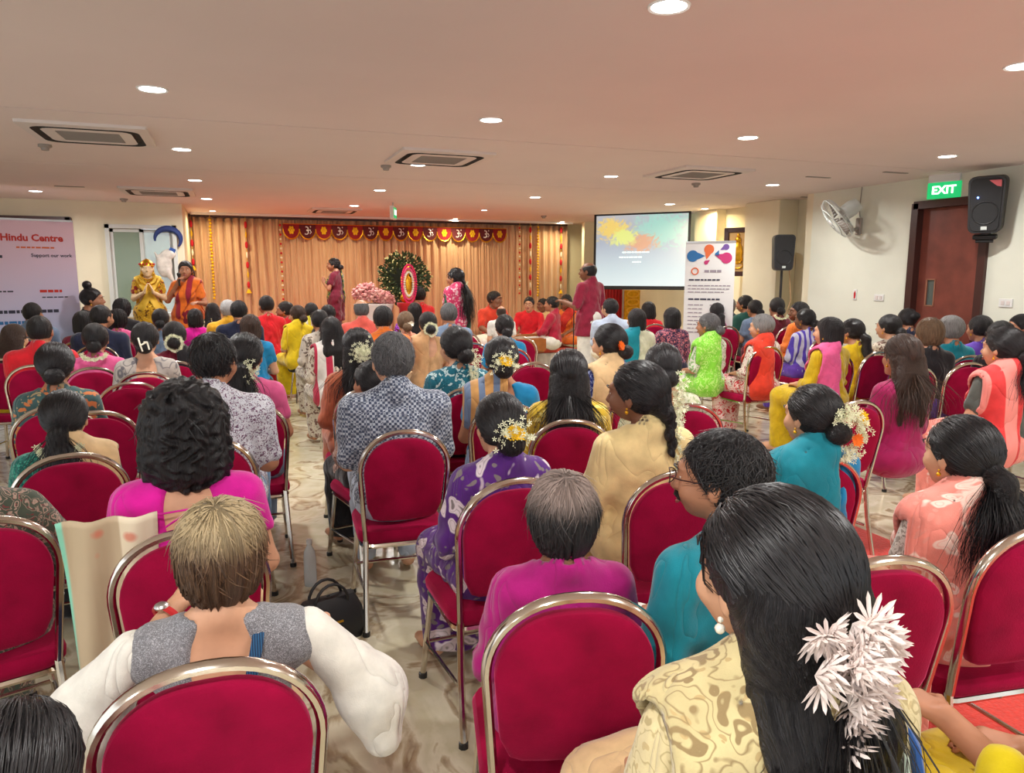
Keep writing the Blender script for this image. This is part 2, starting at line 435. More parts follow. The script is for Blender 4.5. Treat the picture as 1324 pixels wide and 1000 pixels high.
def bounds(J, pad=.14):
    pts = np.array([v for v in J.values() if isinstance(v, np.ndarray)]); lo = pts.min(0)-pad; hi = pts.max(0)+pad; lo[2] = max(lo[2], -.02)
    hi[1] += .08; lo[0] -= .06; hi[0] += .06
    return lo, hi
def make_body(J, fine=False):
    lo, hi = bounds(J); hc = J['head']
    if fine: h, hb = .0145, .0070
    else: h, hb = .020, .0094
    hl, hr = J['wrL'], J['wrR']
    bx = [(-.1, .1, hb)]; by = [(hc[1]-.12, hc[1]+.12, hb)]; bz = [(hc[2]-.13, hc[2]+.12, hb)]
    for wkey, ekey, nk in (('wrL', 'elL', 'hnL'), ('wrR', 'elR', 'hnR')):
        w_ = J[wkey].astype(float); d = nrm((J[nk] or {}).get('d', w_-J[ekey])); t = w_+d*.09
        bx.append((t[0]-.09, t[0]+.09, hb)); by.append((t[1]-.09, t[1]+.09, hb)); bz.append((t[2]-.08, t[2]+.06, hb))
    V, Fc = polygonise(body_fn(J), axis(lo[0], hi[0], h, bx), axis(lo[1], hi[1], h, by), axis(lo[2], hi[2], h, bz))
    return relax(V, Fc, 1, .3), Fc
def turn_head(V, J, ang, nod=0):
    """turn the head about the neck, blending over the neck"""
    pv = J['neck']+V3(0, -.01, .03); z = V[:, 2]-pv[2]
    w_ = np.clip((z+.02)/.10, 0, 1); w_ = w_*w_*(3-2*w_)
    rr = np.hypot(V[:, 0]-pv[0], V[:, 1]-pv[1]-.02); w_ = w_*np.clip((.19-rr)/.03, 0, 1)
    a = w_*ang; x = V[:, 0]-pv[0]; y = V[:, 1]-pv[1]; zz = V[:, 2]-pv[2]
    b = w_*nod; y2 = y*np.cos(b)+zz*np.sin(b); z2 = -y*np.sin(b)+zz*np.cos(b); y = y2; zz = z2
    W = V.copy(); W[:, 0] = pv[0]+x*np.cos(a)-y*np.sin(a); W[:, 1] = pv[1]+x*np.sin(a)+y*np.cos(a); W[:, 2] = pv[2]+zz
    return W
def head_place(J, ang, nod=0):
    pv = J['neck']+V3(0, -.01, .03); c = J['head']-pv
    y = c[1]*math.cos(nod)+c[2]*math.sin(nod); z = -c[1]*math.sin(nod)+c[2]*math.cos(nod)
    return (float(pv[0]-y*math.sin(ang)), float(pv[1]+y*math.cos(ang)), float(pv[2]+z)), (-nod, 0, ang)
# ---------------------------------------------------------------- clothes
def top_fn(J, sleeve=.6, loose=.012, neck='round', bottom=.50, flare=0):
    P = torso(J, loose)
    for k in 'LR': P += arm(J, k, loose+.004, sleeve)
    if J['pose'] == 'sit' and flare: P += [(cone(J['hp'+k], J['hp'+k]+(J['kn'+k]-J['hp'+k])*.6, .085+loose, .075+loose), .05) for k in 'LR']
    if J['pose'] == 'stand' and flare:
        P += [(cone(J['hp'+k]+V3(0, 0, .04), J['kn'+k]+V3(0, 0, .08), .11+loose, .12+loose), .06) for k in 'LR']
    f = union(P); nk = J['neck']; dz = J['dz']
    if neck == 'round': f = cut(f, ell(nk+V3(0, .02, .045), V3(.075, .09, .05)), .01)
    elif neck == 'collar':
        f = union([f, (cone(nk+V3(0, -.015, .02), nk+V3(0, -.02, .055), .068, .062), .012)]); f = cut(f, ell(nk+V3(0, .015, .075), V3(.055, .07, .05)), .008)
    elif neck == 'deep': f = cut(cut(f, ell(nk+V3(0, .02, .06), V3(.095, .10, .06)), .01), ell(nk+V3(0, -.12, -.05), V3(.08, .10, .12)), .01)
    elif neck == 'vee': f = cut(cut(f, ell(nk+V3(0, .02, .05), V3(.08, .10, .055)), .01), ell(nk+V3(0, -.1, -.01), V3(.05, .08, .09)), .01)
    f0 = f; am = .0045+loose*.22
    def f(Q, f0=f0):   # soft folds of worn cloth
        x, y, z = Q[:, 0], Q[:, 1], Q[:, 2]-dz
        return f0(Q)+am*np.sin(26*z+34*x*np.sign(x+1e-6)+9*np.sin(11*y+5*x))*np.clip((.93-z)*7, 0, 1)+am*.5*np.sin(58*z-47*np.abs(x)+17*y)*np.clip((.90-z)*8, 0, 1)
    zc = bottom+dz if J['pose'] != 'stand' or not flare else bottom
    return both(f, lambda Q: zc-Q[:, 2], .006)
def skirt_fn(J, o=.022, bottom=.05):
    P = []
    for k in 'LR': P += leg(J, k, o, foot=False)
    P.append((ell(J['pelvis'], V3(.18, .135, .115)+o*.6), .05))
    hp = (J['hpL']+J['hpR'])/2; kn = (J['knL']+J['knR'])/2; an = (J['anL']+J['anR'])/2
    P += [(cone(hp, kn, .10, .085), .06), (cone(kn, an, .085, .12), .05)]
    return both(union(P), lambda Q: bottom-Q[:, 2], .006)
def trousers_fn(J, o=.016):
    P = [(ell(J['pelvis']-V3(0, 0, .02), V3(.168, .128, .11)+o*.5), .05)]
    for k in 'LR': P += leg(J, k, o, foot=False)
    lim = .07 if J['pose'] != 'cross' else -.1
    return both(union(P), lambda Q: lim-Q[:, 2], .006)
def drape_fn(J, side='L', full=False, off=.033, wdt=.085):
    """a sari end or dupatta lying over one shoulder, down the back and across the front"""
    P = torso(J, off)+arm(J, side, off, .45); f = union(P); dz = J['dz']; sg = -1 if side == 'L' else 1
    nk = J['neck']
    def band(Q):
        x = Q[:, 0]*sg; z = Q[:, 2]-dz; y = Q[:, 1]
        back = np.abs(x-.10-(.95-z)*.05)-wdt
        front = np.abs(x-.10+(.95-z)*.55)-wdt
        t = np.clip((y+.02)/.06, 0, 1)
        return (back*(1-t)+front*t)*.8
    sh = lambda Q: np.abs(f(Q))-.0095
    g = both(both(sh, band, .006), lambda Q: (.42+dz)-Q[:, 2], .006)
    return cut(g, ell(nk+V3(0, .0, .05), V3(.062, .075, .07)), .006)
def cloth_mesh(name, f, J, h=.014, it=1, bands=()):
    lo, hi = bounds(J, .17)
    V, Fc = polygonise(f, axis(lo[0], hi[0], h), axis(lo[1], hi[1], h), axis(lo[2], hi[2]-.1, h))
    return mesh_np(name, relax(V, Fc, it, .4), Fc)
# ---------------------------------------------------------------- hair, in the head's own frame (facing +y, origin at the head's centre)
def flow_of(V, style):
    x, y, z = V[:, 0], V[:, 1]+.01, V[:, 2]-.02
    if style in ('short', 'crop', 'bob', 'curly', 'wavy', 'fringe'):   # from the crown outwards
        cx, cy, cz = 0, -.03, .10
        th = np.arctan2(x-cx, -(y-cy)+.0001); r = np.hypot(x-cx, y-cy)
        lowx = th; v = np.sqrt(r*r+(z-cz)**2)*10
        return np.stack([np.cos(th)*1.0, v, np.sin(th)*5], 1)
    r = np.hypot(y, np.maximum(z, -.04)); u = np.arctan2(x, np.maximum(r, .03))
    low = np.clip((-z-.02)/.08, 0, 1); u = u*(1-low)+low*x*13
    v = np.arctan2(y, z+.0001)*(1-low)+low*z*10
    return np.stack([u*1.1, v, low*y*8], 1)
def hair_fn(style, seed=0):
    cut_plane = lambda Q: (.755*(Q[:, 1]-.080)-.656*(Q[:, 2]-.062))
    scalp = ell(V3(0, -.016, .026), V3(.082, .101, .094)); rng = random.Random(seed); ext = (.13, .16, .13, .16)
    bun = []; lo, hi = V3(-.13, -.18, -.14), V3(.13, .13, .15)
    if style in ('bun', 'topknot', 'highbun'):
        c = {'bun': (0, -.122, -.035), 'highbun': (0, -.115, .045), 'topknot': (0, -.04, .145)}[style]
        bun = [(ell(V3(*c), V3(.048, .042, .042)), .012)]; hi[2] = .21
    elif style == 'ponytail':
        bun = [(cone((0, -.10, -.02), (0, -.135, -.05), .026, .03), .02), (cone((0, -.135, -.05), (.005, -.145, -.19), .034, .045), .03), (cone((.005, -.145, -.19), (.01, -.13, -.34), .045, .016), .03)]; lo[2] = -.40; lo[1] = -.22
    elif style == 'braid':
        for i in range(14):
            s = 1 if i % 2 else -1; z = -.05-.034*i; rr = .025-.0011*i
            bun.append((ell(V3(s*.009, -.105-.012*math.sin(i*.25)-.02, z), V3(rr*.95, rr*.8, .026)), .006))
        bun.insert(0, (cone((0, -.085, -.02), (0, -.12, -.06), .045, .026), .025)); lo[2] = -.56
    elif style in ('long', 'longback'):
        for s in (-1, -.33, .33, 1):
            bun.append((cone((s*.045, -.06, -.02), (s*.06, -.10, -.16), .045, .042), .03)); bun.append((cone((s*.06, -.10, -.16), (s*.062, -.105, -.36+.02*abs(s)), .042, .015), .02))
        lo[2] = -.42
    elif style in ('bob', 'wavy'):
        dn = -.10 if style == 'bob' else -.055
        scalp = union([ell(V3(0, -.018, .024), V3(.087, .104, .096)), (ell(V3(0, -.035, dn*.55), V3(.088, .085, .085) if style == 'bob' else V3(.073, .078, .072)), .03)])
        lo[2] = -.2
    elif style == 'curly':
        scalp = union([ell(V3(0, -.025, .028), V3(.105, .118, .112)), (ell(V3(0, -.045, -.06), V3(.115, .09, .10)), .03)]); lo[:] = V3(-.16, -.19, -.22); hi[2] = .18; hi[0] = .16
        cut_plane = lambda Q: (.755*(Q[:, 1]-.085)-.656*(Q[:, 2]-.075))
    base = union([scalp]+bun) if not callable(scalp) or bun else scalp
    if style == 'crop':
        nape = lambda Q: -(Q[:, 2]+.052+.0*Q[:, 1])
        thin = ell(V3(0, -.014, .024), V3(.0785, .0985, .0975))
        base = both(thin, nape, .02)
    if style == 'short':
        base = both(ell(V3(0, -.016, .026), V3(.083, .103, .098)), lambda Q: -(Q[:, 2]+.075), .03)
    if style == 'fringe':   # balding
        base = both(ell(V3(0, -.014, .02), V3(.079, .099, .094)), lambda Q: -(Q[:, 2]+.055), .015); base = cut(base, ell(V3(0, .02, .10), V3(.075, .11, .06)), .01)
    amp = {'curly': .010, 'wavy': .007, 'bob': .0035, 'short': .004, 'crop': .0015, 'fringe': .001}.get(style, .0025)
    ph = seed*1.7
    def f(Q):
        d = base(Q)
        fl = flow_of(Q, style)
        if style == 'curly':
            n_ = np.sin(Q[:, 0]*120+ph+2*np.sin(Q[:, 2]*75))*np.sin(Q[:, 2]*130+2*np.sin(Q[:, 0]*50+Q[:, 1]*70))*np.cos(Q[:, 1]*90+ph)
        else:
            n_ = .6*np.sin(fl[:, 0]*38+fl[:, 2]*5+ph+.8*np.sin(fl[:, 1]*2.5))+.4*np.sin(fl[:, 0]*71+fl[:, 2]*9+1.3+ph+.6*np.sin(fl[:, 1]*4))
        d = d-amp*n_
        hl = cut_plane(Q)
        if style in ('bob', 'long', 'curly'):   # hair over the ears
            side = (Q[:, 1]-.035); hl = np.minimum(hl, np.where(Q[:, 2] < .02, side, hl+0))
        return -smin(-d, -hl, .008)
    return f, lo, hi
HAIR = {}
def hair_mesh(style, seed=0, h=.0065):
    key = (style, seed, h)
    if key not in HAIR:
        f, lo, hi = hair_fn(style, seed)
        V, Fc = polygonise(f, axis(lo[0], hi[0], h), axis(lo[1], hi[1], h), axis(lo[2], hi[2], h), .008)
        V = relax(V, Fc, 1, .25)
        HAIR[key] = mesh_np('hair_'+style, V, Fc, flow_of(V, style))
    return HAIR[key]
def strands(kind, n=1800, seed=0, tie=(0, -.115, -.03), rad=.0011, lift=.0, length=.1, tail=None, spread=.05, scl=(.084, .103, .096)):
    """many thin locks lying on the scalp: 'pulled' towards a tie, or 'crown' falling outwards"""
    g = np.random.default_rng(seed); r = np.array(scl); c = np.array([0, -.016, .026]); seg = 9 if tail is None else 18
    d = g.normal(size=(n*4, 3)); d /= np.linalg.norm(d, axis=1)[:, None]; p = d*r+c
    ok = (.755*(p[:, 1]-.078)-.656*(p[:, 2]-.062) < 0) & (p[:, 2] > -.075); d = d[ok][:n]; n = len(d)
    T = np.linspace(0, 1, seg); path = np.zeros((n, seg, 3))
    jit = g.normal(size=(n, 1))*.0012+.001
    if kind == 'pulled':
        e = (np.array(tie)-c)/r; e /= np.linalg.norm(e); e = e+g.normal(size=(n, 3))*.06; e /= np.linalg.norm(e, axis=1)[:, None]
        m1 = seg if tail is None else 8
        for i in range(m1):
            t = i/(m1-1); q = d*(1-t)+e*t; q /= np.linalg.norm(q, axis=1)[:, None]
            path[:, i] = q*(r+jit+lift*math.sin(t*PI))+c
        if tail is not None:
            e0 = path[:, m1-1].copy(); off = g.normal(size=(n, 2)); wav = g.uniform(0, 6.28, (n, 2))
            L_ = g.uniform(.6, 1.0, (n, 1))
            for i in range(m1, seg):
                t = (i-m1+1)/(seg-m1)*L_[:, 0]
                k = t*(len(tail)-1); a = np.clip(k.astype(int), 0, len(tail)-2); fr = (k-a)[:, None]; TL = np.array(tail)
                q = TL[a]*(1-fr)+TL[a+1]*fr
                wd = spread*(.35+.65*np.sin(np.clip(t*1.15, 0, 1)*PI*.6))[:, None]
                q = q+np.stack([off[:, 0]*wd[:, 0]*.55+.006*np.sin(wav[:, 0]+t*14), off[:, 1]*wd[:, 0]*.28+.005*np.sin(wav[:, 1]+t*13), 0*t], 1)
                m_ = min(1, (i-m1+1)/3); path[:, i] = e0*(1-m_)+q*m_
    else:
        k = np.array([0, -.35, .94]); ax = d-(d@k)[:, None]*k; ax /= np.linalg.norm(ax, axis=1)[:, None]+1e-6
        wv = g.uniform(0, 6.28, n)
        a0 = np.arccos(np.clip(d@k, -1, 1)); L_ = length*g.uniform(.5, 1.25, n)/.095; wa = g.uniform(.02, .11, n); lf = g.uniform(.3, 1.8, (n, 1))
        sw = g.normal(size=n)*.25
        for i in range(seg):
            t = i/(seg-1); a = a0+L_*t; q = np.cos(a)[:, None]*k+np.sin(a)[:, None]*ax
            sd = np.cross(k, ax); q = q+sd*(sw*t*t+wa*np.sin(wv+t*7)*t)[:, None]
            path[:, i] = q*(r+jit+lift*lf*t*t)+c
            low = a > 1.95; path[low, i, 2] = np.minimum(path[low, i, 2], path[low, i-1, 2] if i else 9)
        yy = path[:, :, 1]; face = (.755*(path[:, :, 1]-.085)-.656*(path[:, :, 2]-.055)) > 0
        keep = face.sum(1) < 2; path = path[keep]; n = len(path)
    if kind == 'pulled':   # leave the ears free
        ear = (np.abs(path[:, :, 0]) > .060) & (np.abs(path[:, :, 1]-.004) < .030) & (np.abs(path[:, :, 2]+.006) < .030)
        path = path[~ear.any(1)]; n = len(path)
    tn = np.gradient(path, axis=1); tn /= np.linalg.norm(tn, axis=2)[..., None]+1e-9
    out = path-c; out /= np.linalg.norm(out, axis=2)[..., None]+1e-9; sd = np.cross(tn, out); sd /= np.linalg.norm(sd, axis=2)[..., None]+1e-9
    wdt = rad*(1-.75*T**3)[None, :, None]*g.uniform(.6, 1.3, (n, 1, 1)); wdt[:, 0] *= .3
    A = path+sd*wdt; B = path-sd*wdt; Cc = path+out*wdt*1.2
    V = np.stack([A, Cc, B], 2).reshape(-1, 3)
    base = (np.arange(n)[:, None]*seg+np.arange(seg-1)[None])*3
    Fc = []
    for a, b in ((0, 1), (1, 2)): Fc.append(np.stack([base+a, base+b, base+3+b, base+3+a], -1).reshape(-1, 4))
    Fc = np.concatenate(Fc)
    fl = np.stack([np.repeat(g.uniform(0, 8, n), seg*3), np.tile(np.repeat(T, 3), n), np.zeros(n*seg*3)], 1)
    return mesh_np('strands', V, Fc, fl)
# ---------------------------------------------------------------- materials of the room
M_wall = mat('cream_wall', s2l(226, 218, 190), .85, noise=.03, nscale=3)
M_wallR = mat('pale_wall', s2l(222, 224, 208), .85, noise=.03, nscale=3)
M_ceil = mat('ceiling_paint', s2l(226, 212, 208), .9, noise=.02, nscale=1.5)
M_wood = mat('dark_red_wood', s2l(116, 58, 46), .4, noise=.25, nscale=5)
M_woodf = mat('wood_frame', s2l(62, 32, 26), .4)
M_black = mat('black_plastic', (.012, .012, .013), .45)
M_black2 = mat('black_grille', (.02, .02, .021), .8, bmp=.5, nscale=300)
M_white = mat('white_plastic', (.75, .75, .72), .45)
M_offw = mat('ac_white', s2l(214, 204, 198), .5)
M_slot = mat('dark_slot', (.03, .028, .028), .8)
M_grille = mat('grille_grey', s2l(150, 142, 134), .7)
M_chrome = mat('chrome', (.62, .58, .53), .16, 1)
M_steel = mat('steel', (.55, .55, .55), .35, 1)
M_gold = mat('gold', s2l(214, 160, 40), .35, .85, noise=.2, nscale=20)
M_green = mat('exit_green', s2l(20, 150, 85), .5, emit=s2l(20, 160, 90), es=.8)
M_signw = mat('sign_white', (.9, .9, .9), .5, emit=(1, 1, 1), es=1.0)
M_lamp = mat('lamp_diffuser', (1, 1, 1), .5, emit=(1, .98, .95), es=9)
M_red = mat('red_cloth', s2l(190, 25, 30), .8, sheen=.3)
M_yel = mat('marigold_yellow', s2l(240, 190, 20), .8, noise=.2, nscale=90, bmp=.8)
M_ora = mat('marigold_orange', s2l(235, 110, 20), .8, noise=.2, nscale=90, bmp=.8)
M_rfl = mat('rose_red', s2l(200, 25, 45), .8, noise=.2, nscale=90, bmp=.8)
M_pink = mat('pink_flower', s2l(235, 90, 140), .8, noise=.25, nscale=60)
M_wfl = mat('white_flower', s2l(240, 236, 215), .7)
M_jas = mat('jasmine', s2l(232, 234, 200), .6)
M_leaf = mat('leaf_green', s2l(52, 72, 38), .6, noise=.4, nscale=30)
M_glass = mat('window_glass', s2l(150, 170, 150), .12, alpha=.55)
M_alu = mat('window_alu', s2l(200, 205, 200), .4)
def floor_mat():
    m, t, b = nt('beige_marble'); L = t.links.new; tc = N(t, 'ShaderNodeTexCoord')
    n1 = N(t, 'ShaderNodeTexNoise', Scale=1.9, Detail=5.0, Distortion=1.8); L(tc.outputs['Object'], n1.inputs['Vector'])
    n2 = N(t, 'ShaderNodeTexNoise', Scale=9.0, Detail=4.0); L(tc.outputs['Object'], n2.inputs['Vector'])
    c = ramp(t, n1.outputs['Fac'], [(.42, s2l(196, 188, 158)), (.5, s2l(212, 204, 178)), (.54, s2l(168, 150, 118)), (.57, s2l(142, 122, 94)), (.6, s2l(186, 176, 146)), (.7, s2l(206, 198, 172))])
    L(mixc(t, ramp(t, n2.outputs['Fac'], [(.4, (0, 0, 0)), (.7, (.35, .35, .35))]), c, s2l(222, 216, 196)), b.inputs['Base Color'])
    b.inputs['Roughness'].default_value = .22; b.inputs['Coat Weight'].default_value = .2; return m
def struct(name, mb, m, parent=None, smooth=False):
    o = obj(name, mb.mesh(name, smooth), m, parent)
    if parent is None: o['kind'] = 'structure'
    return o
XR, XL, YB, YC, YF = 7.72, -5.6, 13.2, 15.3, -4.5
struct('floor', MB().box((1.5, 5.5, -.05), (14.6, 21.0, .1)), floor_mat())
# ceiling: three strips with open joints, dark void above
c0 = bpy.data.objects.new('ceiling', None); COL.objects.link(c0); c0['kind'] = 'structure'
g1, g2 = float(at_z(450, 168, CEIL)[1]), float(at_z(500, 231, CEIL)[1])
for a, b_ in ((YF-.1, g1), (g1+.02, g2), (g2+.02, 15.8)):
    obj('ceiling_panel', MB().box((1.5, (a+b_)/2, CEIL+.05), (14.6, b_-a, .1)).mesh(), M_ceil, c0)
obj('void_lining', MB().box((1.5, 5.5, CEIL+.12), (14.6, 21.0, .02)).mesh(), M_slot, c0)
# right wall: pieces round the doorway
DY0, DY1, DH = float(at_x(1268, 400, XR)[1]), float(at_x(1174, 400, XR)[1]), float(at_x(1175, 265, XR)[2])
wr = MB(); T = .15
wr.box((XR+T/2, (YF+DY0)/2, CEIL/2), (T, DY0-YF, CEIL)); wr.box((XR+T/2, (DY1+8.4)/2, CEIL/2), (T, 8.4-DY1, CEIL)); wr.box((XR+T/2, (DY0+DY1)/2, (DH+CEIL)/2), (T, DY1-DY0, CEIL-DH))
struct('wall_right', wr, M_wallR)
wf = MB(); wf.box((8.24, 12.05, CEIL/2), (.12, 7.3, CEIL)); wf.box((XR+.26, 8.46, CEIL/2), (.52, .12, CEIL))
wf.box((8.0, 9.6, CEIL/2), (.36, .8, CEIL), bev=.01); wf.box((8.08, 11.3, CEIL/2), (.2, .65, CEIL), bev=.01)
struct('wall_right_rear', wf, M_wall)
struct('wall_left', MB().box((XL-.05, 9.6, CEIL/2), (.1, 7.4, CEIL)), M_wall)
XCL = float(at_y(237, 300, YB)[0])
# left rear wall with doorway and window openings
LD0, LD1 = float(at_y(-60, 300, YB)[0]), float(at_y(93, 300, YB)[0]); LDH = float(at_y(60, 281, YB)[2])
WX0, WX1 = float(at_y(136, 300, YB)[0]), float(at_y(228, 300, YB)[0])
WZ1, WZ0 = float(at_y(180, 291, YB)[2]), 1.0
wl = MB()
def seg(x0, x1, z0, z1): wl.box(((x0+x1)/2, YB+.06, (z0+z1)/2), (x1-x0, .12, z1-z0))
seg(XL, LD0, 0, CEIL); seg(LD0, LD1, LDH, CEIL); seg(LD1, WX0, 0, CEIL); seg(WX0, WX1, WZ1, CEIL); seg(WX0, WX1, 0, WZ0); seg(WX1, XCL, 0, CEIL)
wl.box((XCL-.06, (YB+.12+YC+.2)/2, CEIL/2), (.12, YC-YB+.08, CEIL))
struct('wall_rear', wl, M_wall)
struct('wall_rear_stage', MB().box(((XCL+8.4)/2, YC+.3, CEIL/2), (8.4-XCL+.3, .12, CEIL)), M_wall)
struct('wall_back_of_window', MB().box(((LD0+XCL)/2-.3, YB+.9, CEIL/2), (XCL-LD0-.8, .05, CEIL)), mat('next_room', s2l(170, 184, 150), .9))
XCR = float(at_y(733, 300, YC)[0])
struct('wall_screen', MB().box(((XCR+8.3)/2+.06, 14.7, CEIL/2), (8.3-XCR-.1, .12, CEIL)), M_wall)
# left door
d = bpy.data.objects.new('door_1', None); COL.objects.link(d); d['kind'] = 'structure'
obj('door_leaf', MB().box(((LD0+LD1)/2, YB+.03, LDH/2), (LD1-LD0-.12, .05, LDH-.08), bev=.006).mesh(), M_wood, d)
fr = MB(); fr.box((LD0+.03, YB, LDH/2), (.08, .16, LDH)); fr.box((LD1-.03, YB, LDH/2), (.08, .16, LDH)); fr.box(((LD0+LD1)/2, YB, LDH-.03), (LD1-LD0, .16, .08))
obj('door_frame', fr.mesh(), M_woodf, d)
obj('door_handle', MB().tube([(LD1-.16, YB, 1.05), (LD1-.16, YB-.06, 1.05), (LD1-.28, YB-.06, 1.05)], .011).mesh('h', True), M_steel, d)
# window
wn = bpy.data.objects.new('window_1', None); COL.objects.link(wn); wn['kind'] = 'structure'
wfm = MB(); ww = WX1-WX0; zc = (WZ0+WZ1)/2
for x in (WX0+.03, WX1-.03): wfm.box((x, YB-.01, zc), (.06, .10, WZ1-WZ0))
for z in (WZ0+.03, WZ1-.03): wfm.box(((WX0+WX1)/2, YB-.01, z), (ww, .10, .06))
obj('window_frame', wfm.mesh(), M_alu, wn)
for k in range(2):
    a = WX0+.06+k*(ww-.12)*.48; b_ = a+(ww-.12)*.52; s = MB(); y = YB-.005+.03*k
    for x in (a+.025, b_-.025): s.box((x, y, zc), (.05, .025, WZ1-WZ0-.13))
    for z in (WZ0+.09, WZ1-.09): s.box(((a+b_)/2, y, z), (b_-a, .025, .05))
    sh = obj('sash', s.mesh(), M_alu, wn); obj('pane', MB().box(((a+b_)/2, y, zc), (b_-a-.1, .006, WZ1-WZ0-.2)).mesh(), M_glass, sh)
# right door
d = bpy.data.objects.new('door_2', None); COL.objects.link(d); d['kind'] = 'structure'
dm = MB(); yc = (DY0+DY1)/2; wz0, wz1 = float(at_x(1203, 395, XR+.06)[2]), float(at_x(1203, 362, XR+.06)[2]); wy = float(at_x(1203, 380, XR+.06)[1])
px = XR+.075
for (a, b_, z0, z1) in ((DY0+.05, wy-.05, 0, DH-.05), (wy+.05, DY1-.05, 0, DH-.05), (wy-.05, wy+.05, 0, wz0), (wy-.05, wy+.05, wz1, DH-.05)):
    dm.box((px, (a+b_)/2, (z0+z1)/2), (.045, b_-a, z1-z0))
obj('door_leaf', dm.mesh(), M_wood, d)
obj('vision_panel', MB().box((px, wy, (wz0+wz1)/2), (.02, .1, wz1-wz0)).mesh(), mat('dark_glass', (.10, .12, .11), .1), d)
vb = MB()
for y in (wy-.055, wy+.055): vb.box((px-.025, y, (wz0+wz1)/2), (.01, .014, wz1-wz0+.02))
for z in (wz0-.005, wz1+.005): vb.box((px-.025, wy, z), (.01, .12, .014))
obj('glazing_bead', vb.mesh(), mat('bead_wood', s2l(150, 100, 75), .5), d)
fr = MB()
for y in (DY0+.02, DY1-.02): fr.box((XR+.05, y, DH/2), (.19, .09, DH))
fr.box((XR+.05, yc, DH-.02), (.19, DY1-DY0, .09)); obj('door_frame', fr.mesh(), M_woodf, d)
obj('door_handle', MB().tube([(px-.02, DY1-.16, .98), (px-.08, DY1-.16, .98), (px-.08, DY1-.28, .98)], .011).mesh('h', True), M_steel, d)
bb = MB(); bb.box((XR-.008, (YF+DY0)/2, .05), (.016, DY0-YF, .1)); bb.box((XR-.008, (DY1+8.4)/2, .05), (.016, 8.4-DY1, .1)); struct('baseboard_right', bb, M_woodf)
# ---------------------------------------------------------------- red carpet strip
cx0, cy0 = 2.05, .7
carp = MB(); carp.box((2.95, 2.9, .006), (1.75, 5.2, .012))
tag(obj('carpet_runner', carp.mesh(), mat('red_carpet', s2l(196, 50, 36), .95, noise=.12, nscale=60, bmp=.5, sheen=.3)), 'flat red carpet runner on the floor beneath the near side chairs', 'carpet')
# ---------------------------------------------------------------- lamps
def downlight(x, y, lab, r=.075, wmul=1.0, col=None, name='ceiling_light'):
    t = thing(name, lab, 'light', (x, y, CEIL), group='round recessed ceiling lights')
    obj('trim_ring', MESH['ring'], M_white, t, scale=r/.075); obj('diffuser', MESH['disc'], M_lamp, t, scale=r/.075)
    ld = bpy.data.lights.new('light', 'AREA'); ld.shape = 'DISK'; ld.size = r*2; ld.energy = LAMP_W*wmul; ld.color = col or LAMP_COL; ld.spread = R_(165)
    lo = bpy.data.objects.new('lamp', ld); link(lo, t); lo.location = (0, 0, -.016)
MESH = {}
MESH['ring'] = MB().lathe([(.074, .0), (.076, -.004), (.088, -.008), (.092, 0)], 24).mesh('ring', True)
MESH['disc'] = MB().lathe([(1e-4, -.004), (.074, -.004)], 24).mesh('disc')
LP = [(865, 8, 'brightest ceiling downlight, nearest to the viewer in the middle'), (197, 115, 'ceiling downlight before the large air conditioner over the banner side'), (635, 155, 'ceiling downlight in front of the middle air conditioner cassette'),
 (967, 178, 'ceiling downlight in front of the cassette near the screen'), (1322, 85, 'ceiling downlight cut by the edge above the wall speaker side'), (1225, 202, 'ceiling downlight close to the green exit sign'),
 (235, 193, 'ceiling downlight at the corner of the large air conditioner'), (252, 233, 'ceiling downlight just beyond the joint, over the golden statue'), (541, 213, 'ceiling downlight overlapping the middle air conditioner cassette'),
 (790, 228, 'ceiling downlight near the top of the projection screen'), (999, 239, 'ceiling downlight above the speaker on its stand'), (46, 247, 'ceiling downlight over the pink and blue banner'),
 (267, 257, 'ceiling downlight before the curtain over the hosting woman'), (458, 266, 'ceiling downlight before the far cassette at the curtain'), (491, 246, 'ceiling downlight beside the hanging exit sign'),
 (692, 255, 'ceiling downlight before the curtain at the musicians end'), (866, 264, 'ceiling downlight directly above the projection screen'), (626, 272, 'small ceiling downlight above the scalloped bunting'),
 (275, 273, 'small ceiling downlight at the curtain next to the rear wall corner'), (438, 276, 'small ceiling downlight over the standing woman on stage'), (585, 284, 'small ceiling downlight over the woman with the long braid'), (720, 288, 'small ceiling downlight at the end of the curtain')]
for i, (x, y, lab) in enumerate(LP):
    p = at_z(x, y, CEIL); downlight(float(p[0]), float(min(p[1], 14.8)), lab, .075 if i < 17 else .05, 1.0 if i < 17 else .6, None if i < 17 else (1, .86, .55))
p = at_z(905, 268, CEIL); downlight(7.75, 11.0, 'warm ceiling downlight washing the pilaster with the gilt picture', .06, .8, (1, .78, .42))
for x in (-3.2, -.3, 2.4, 5.4):  # unseen lamps added behind the camera to brighten the hall
    for y in (.4, -2.2): downlight(x, y, 'unseen ceiling downlight added behind the photographer')
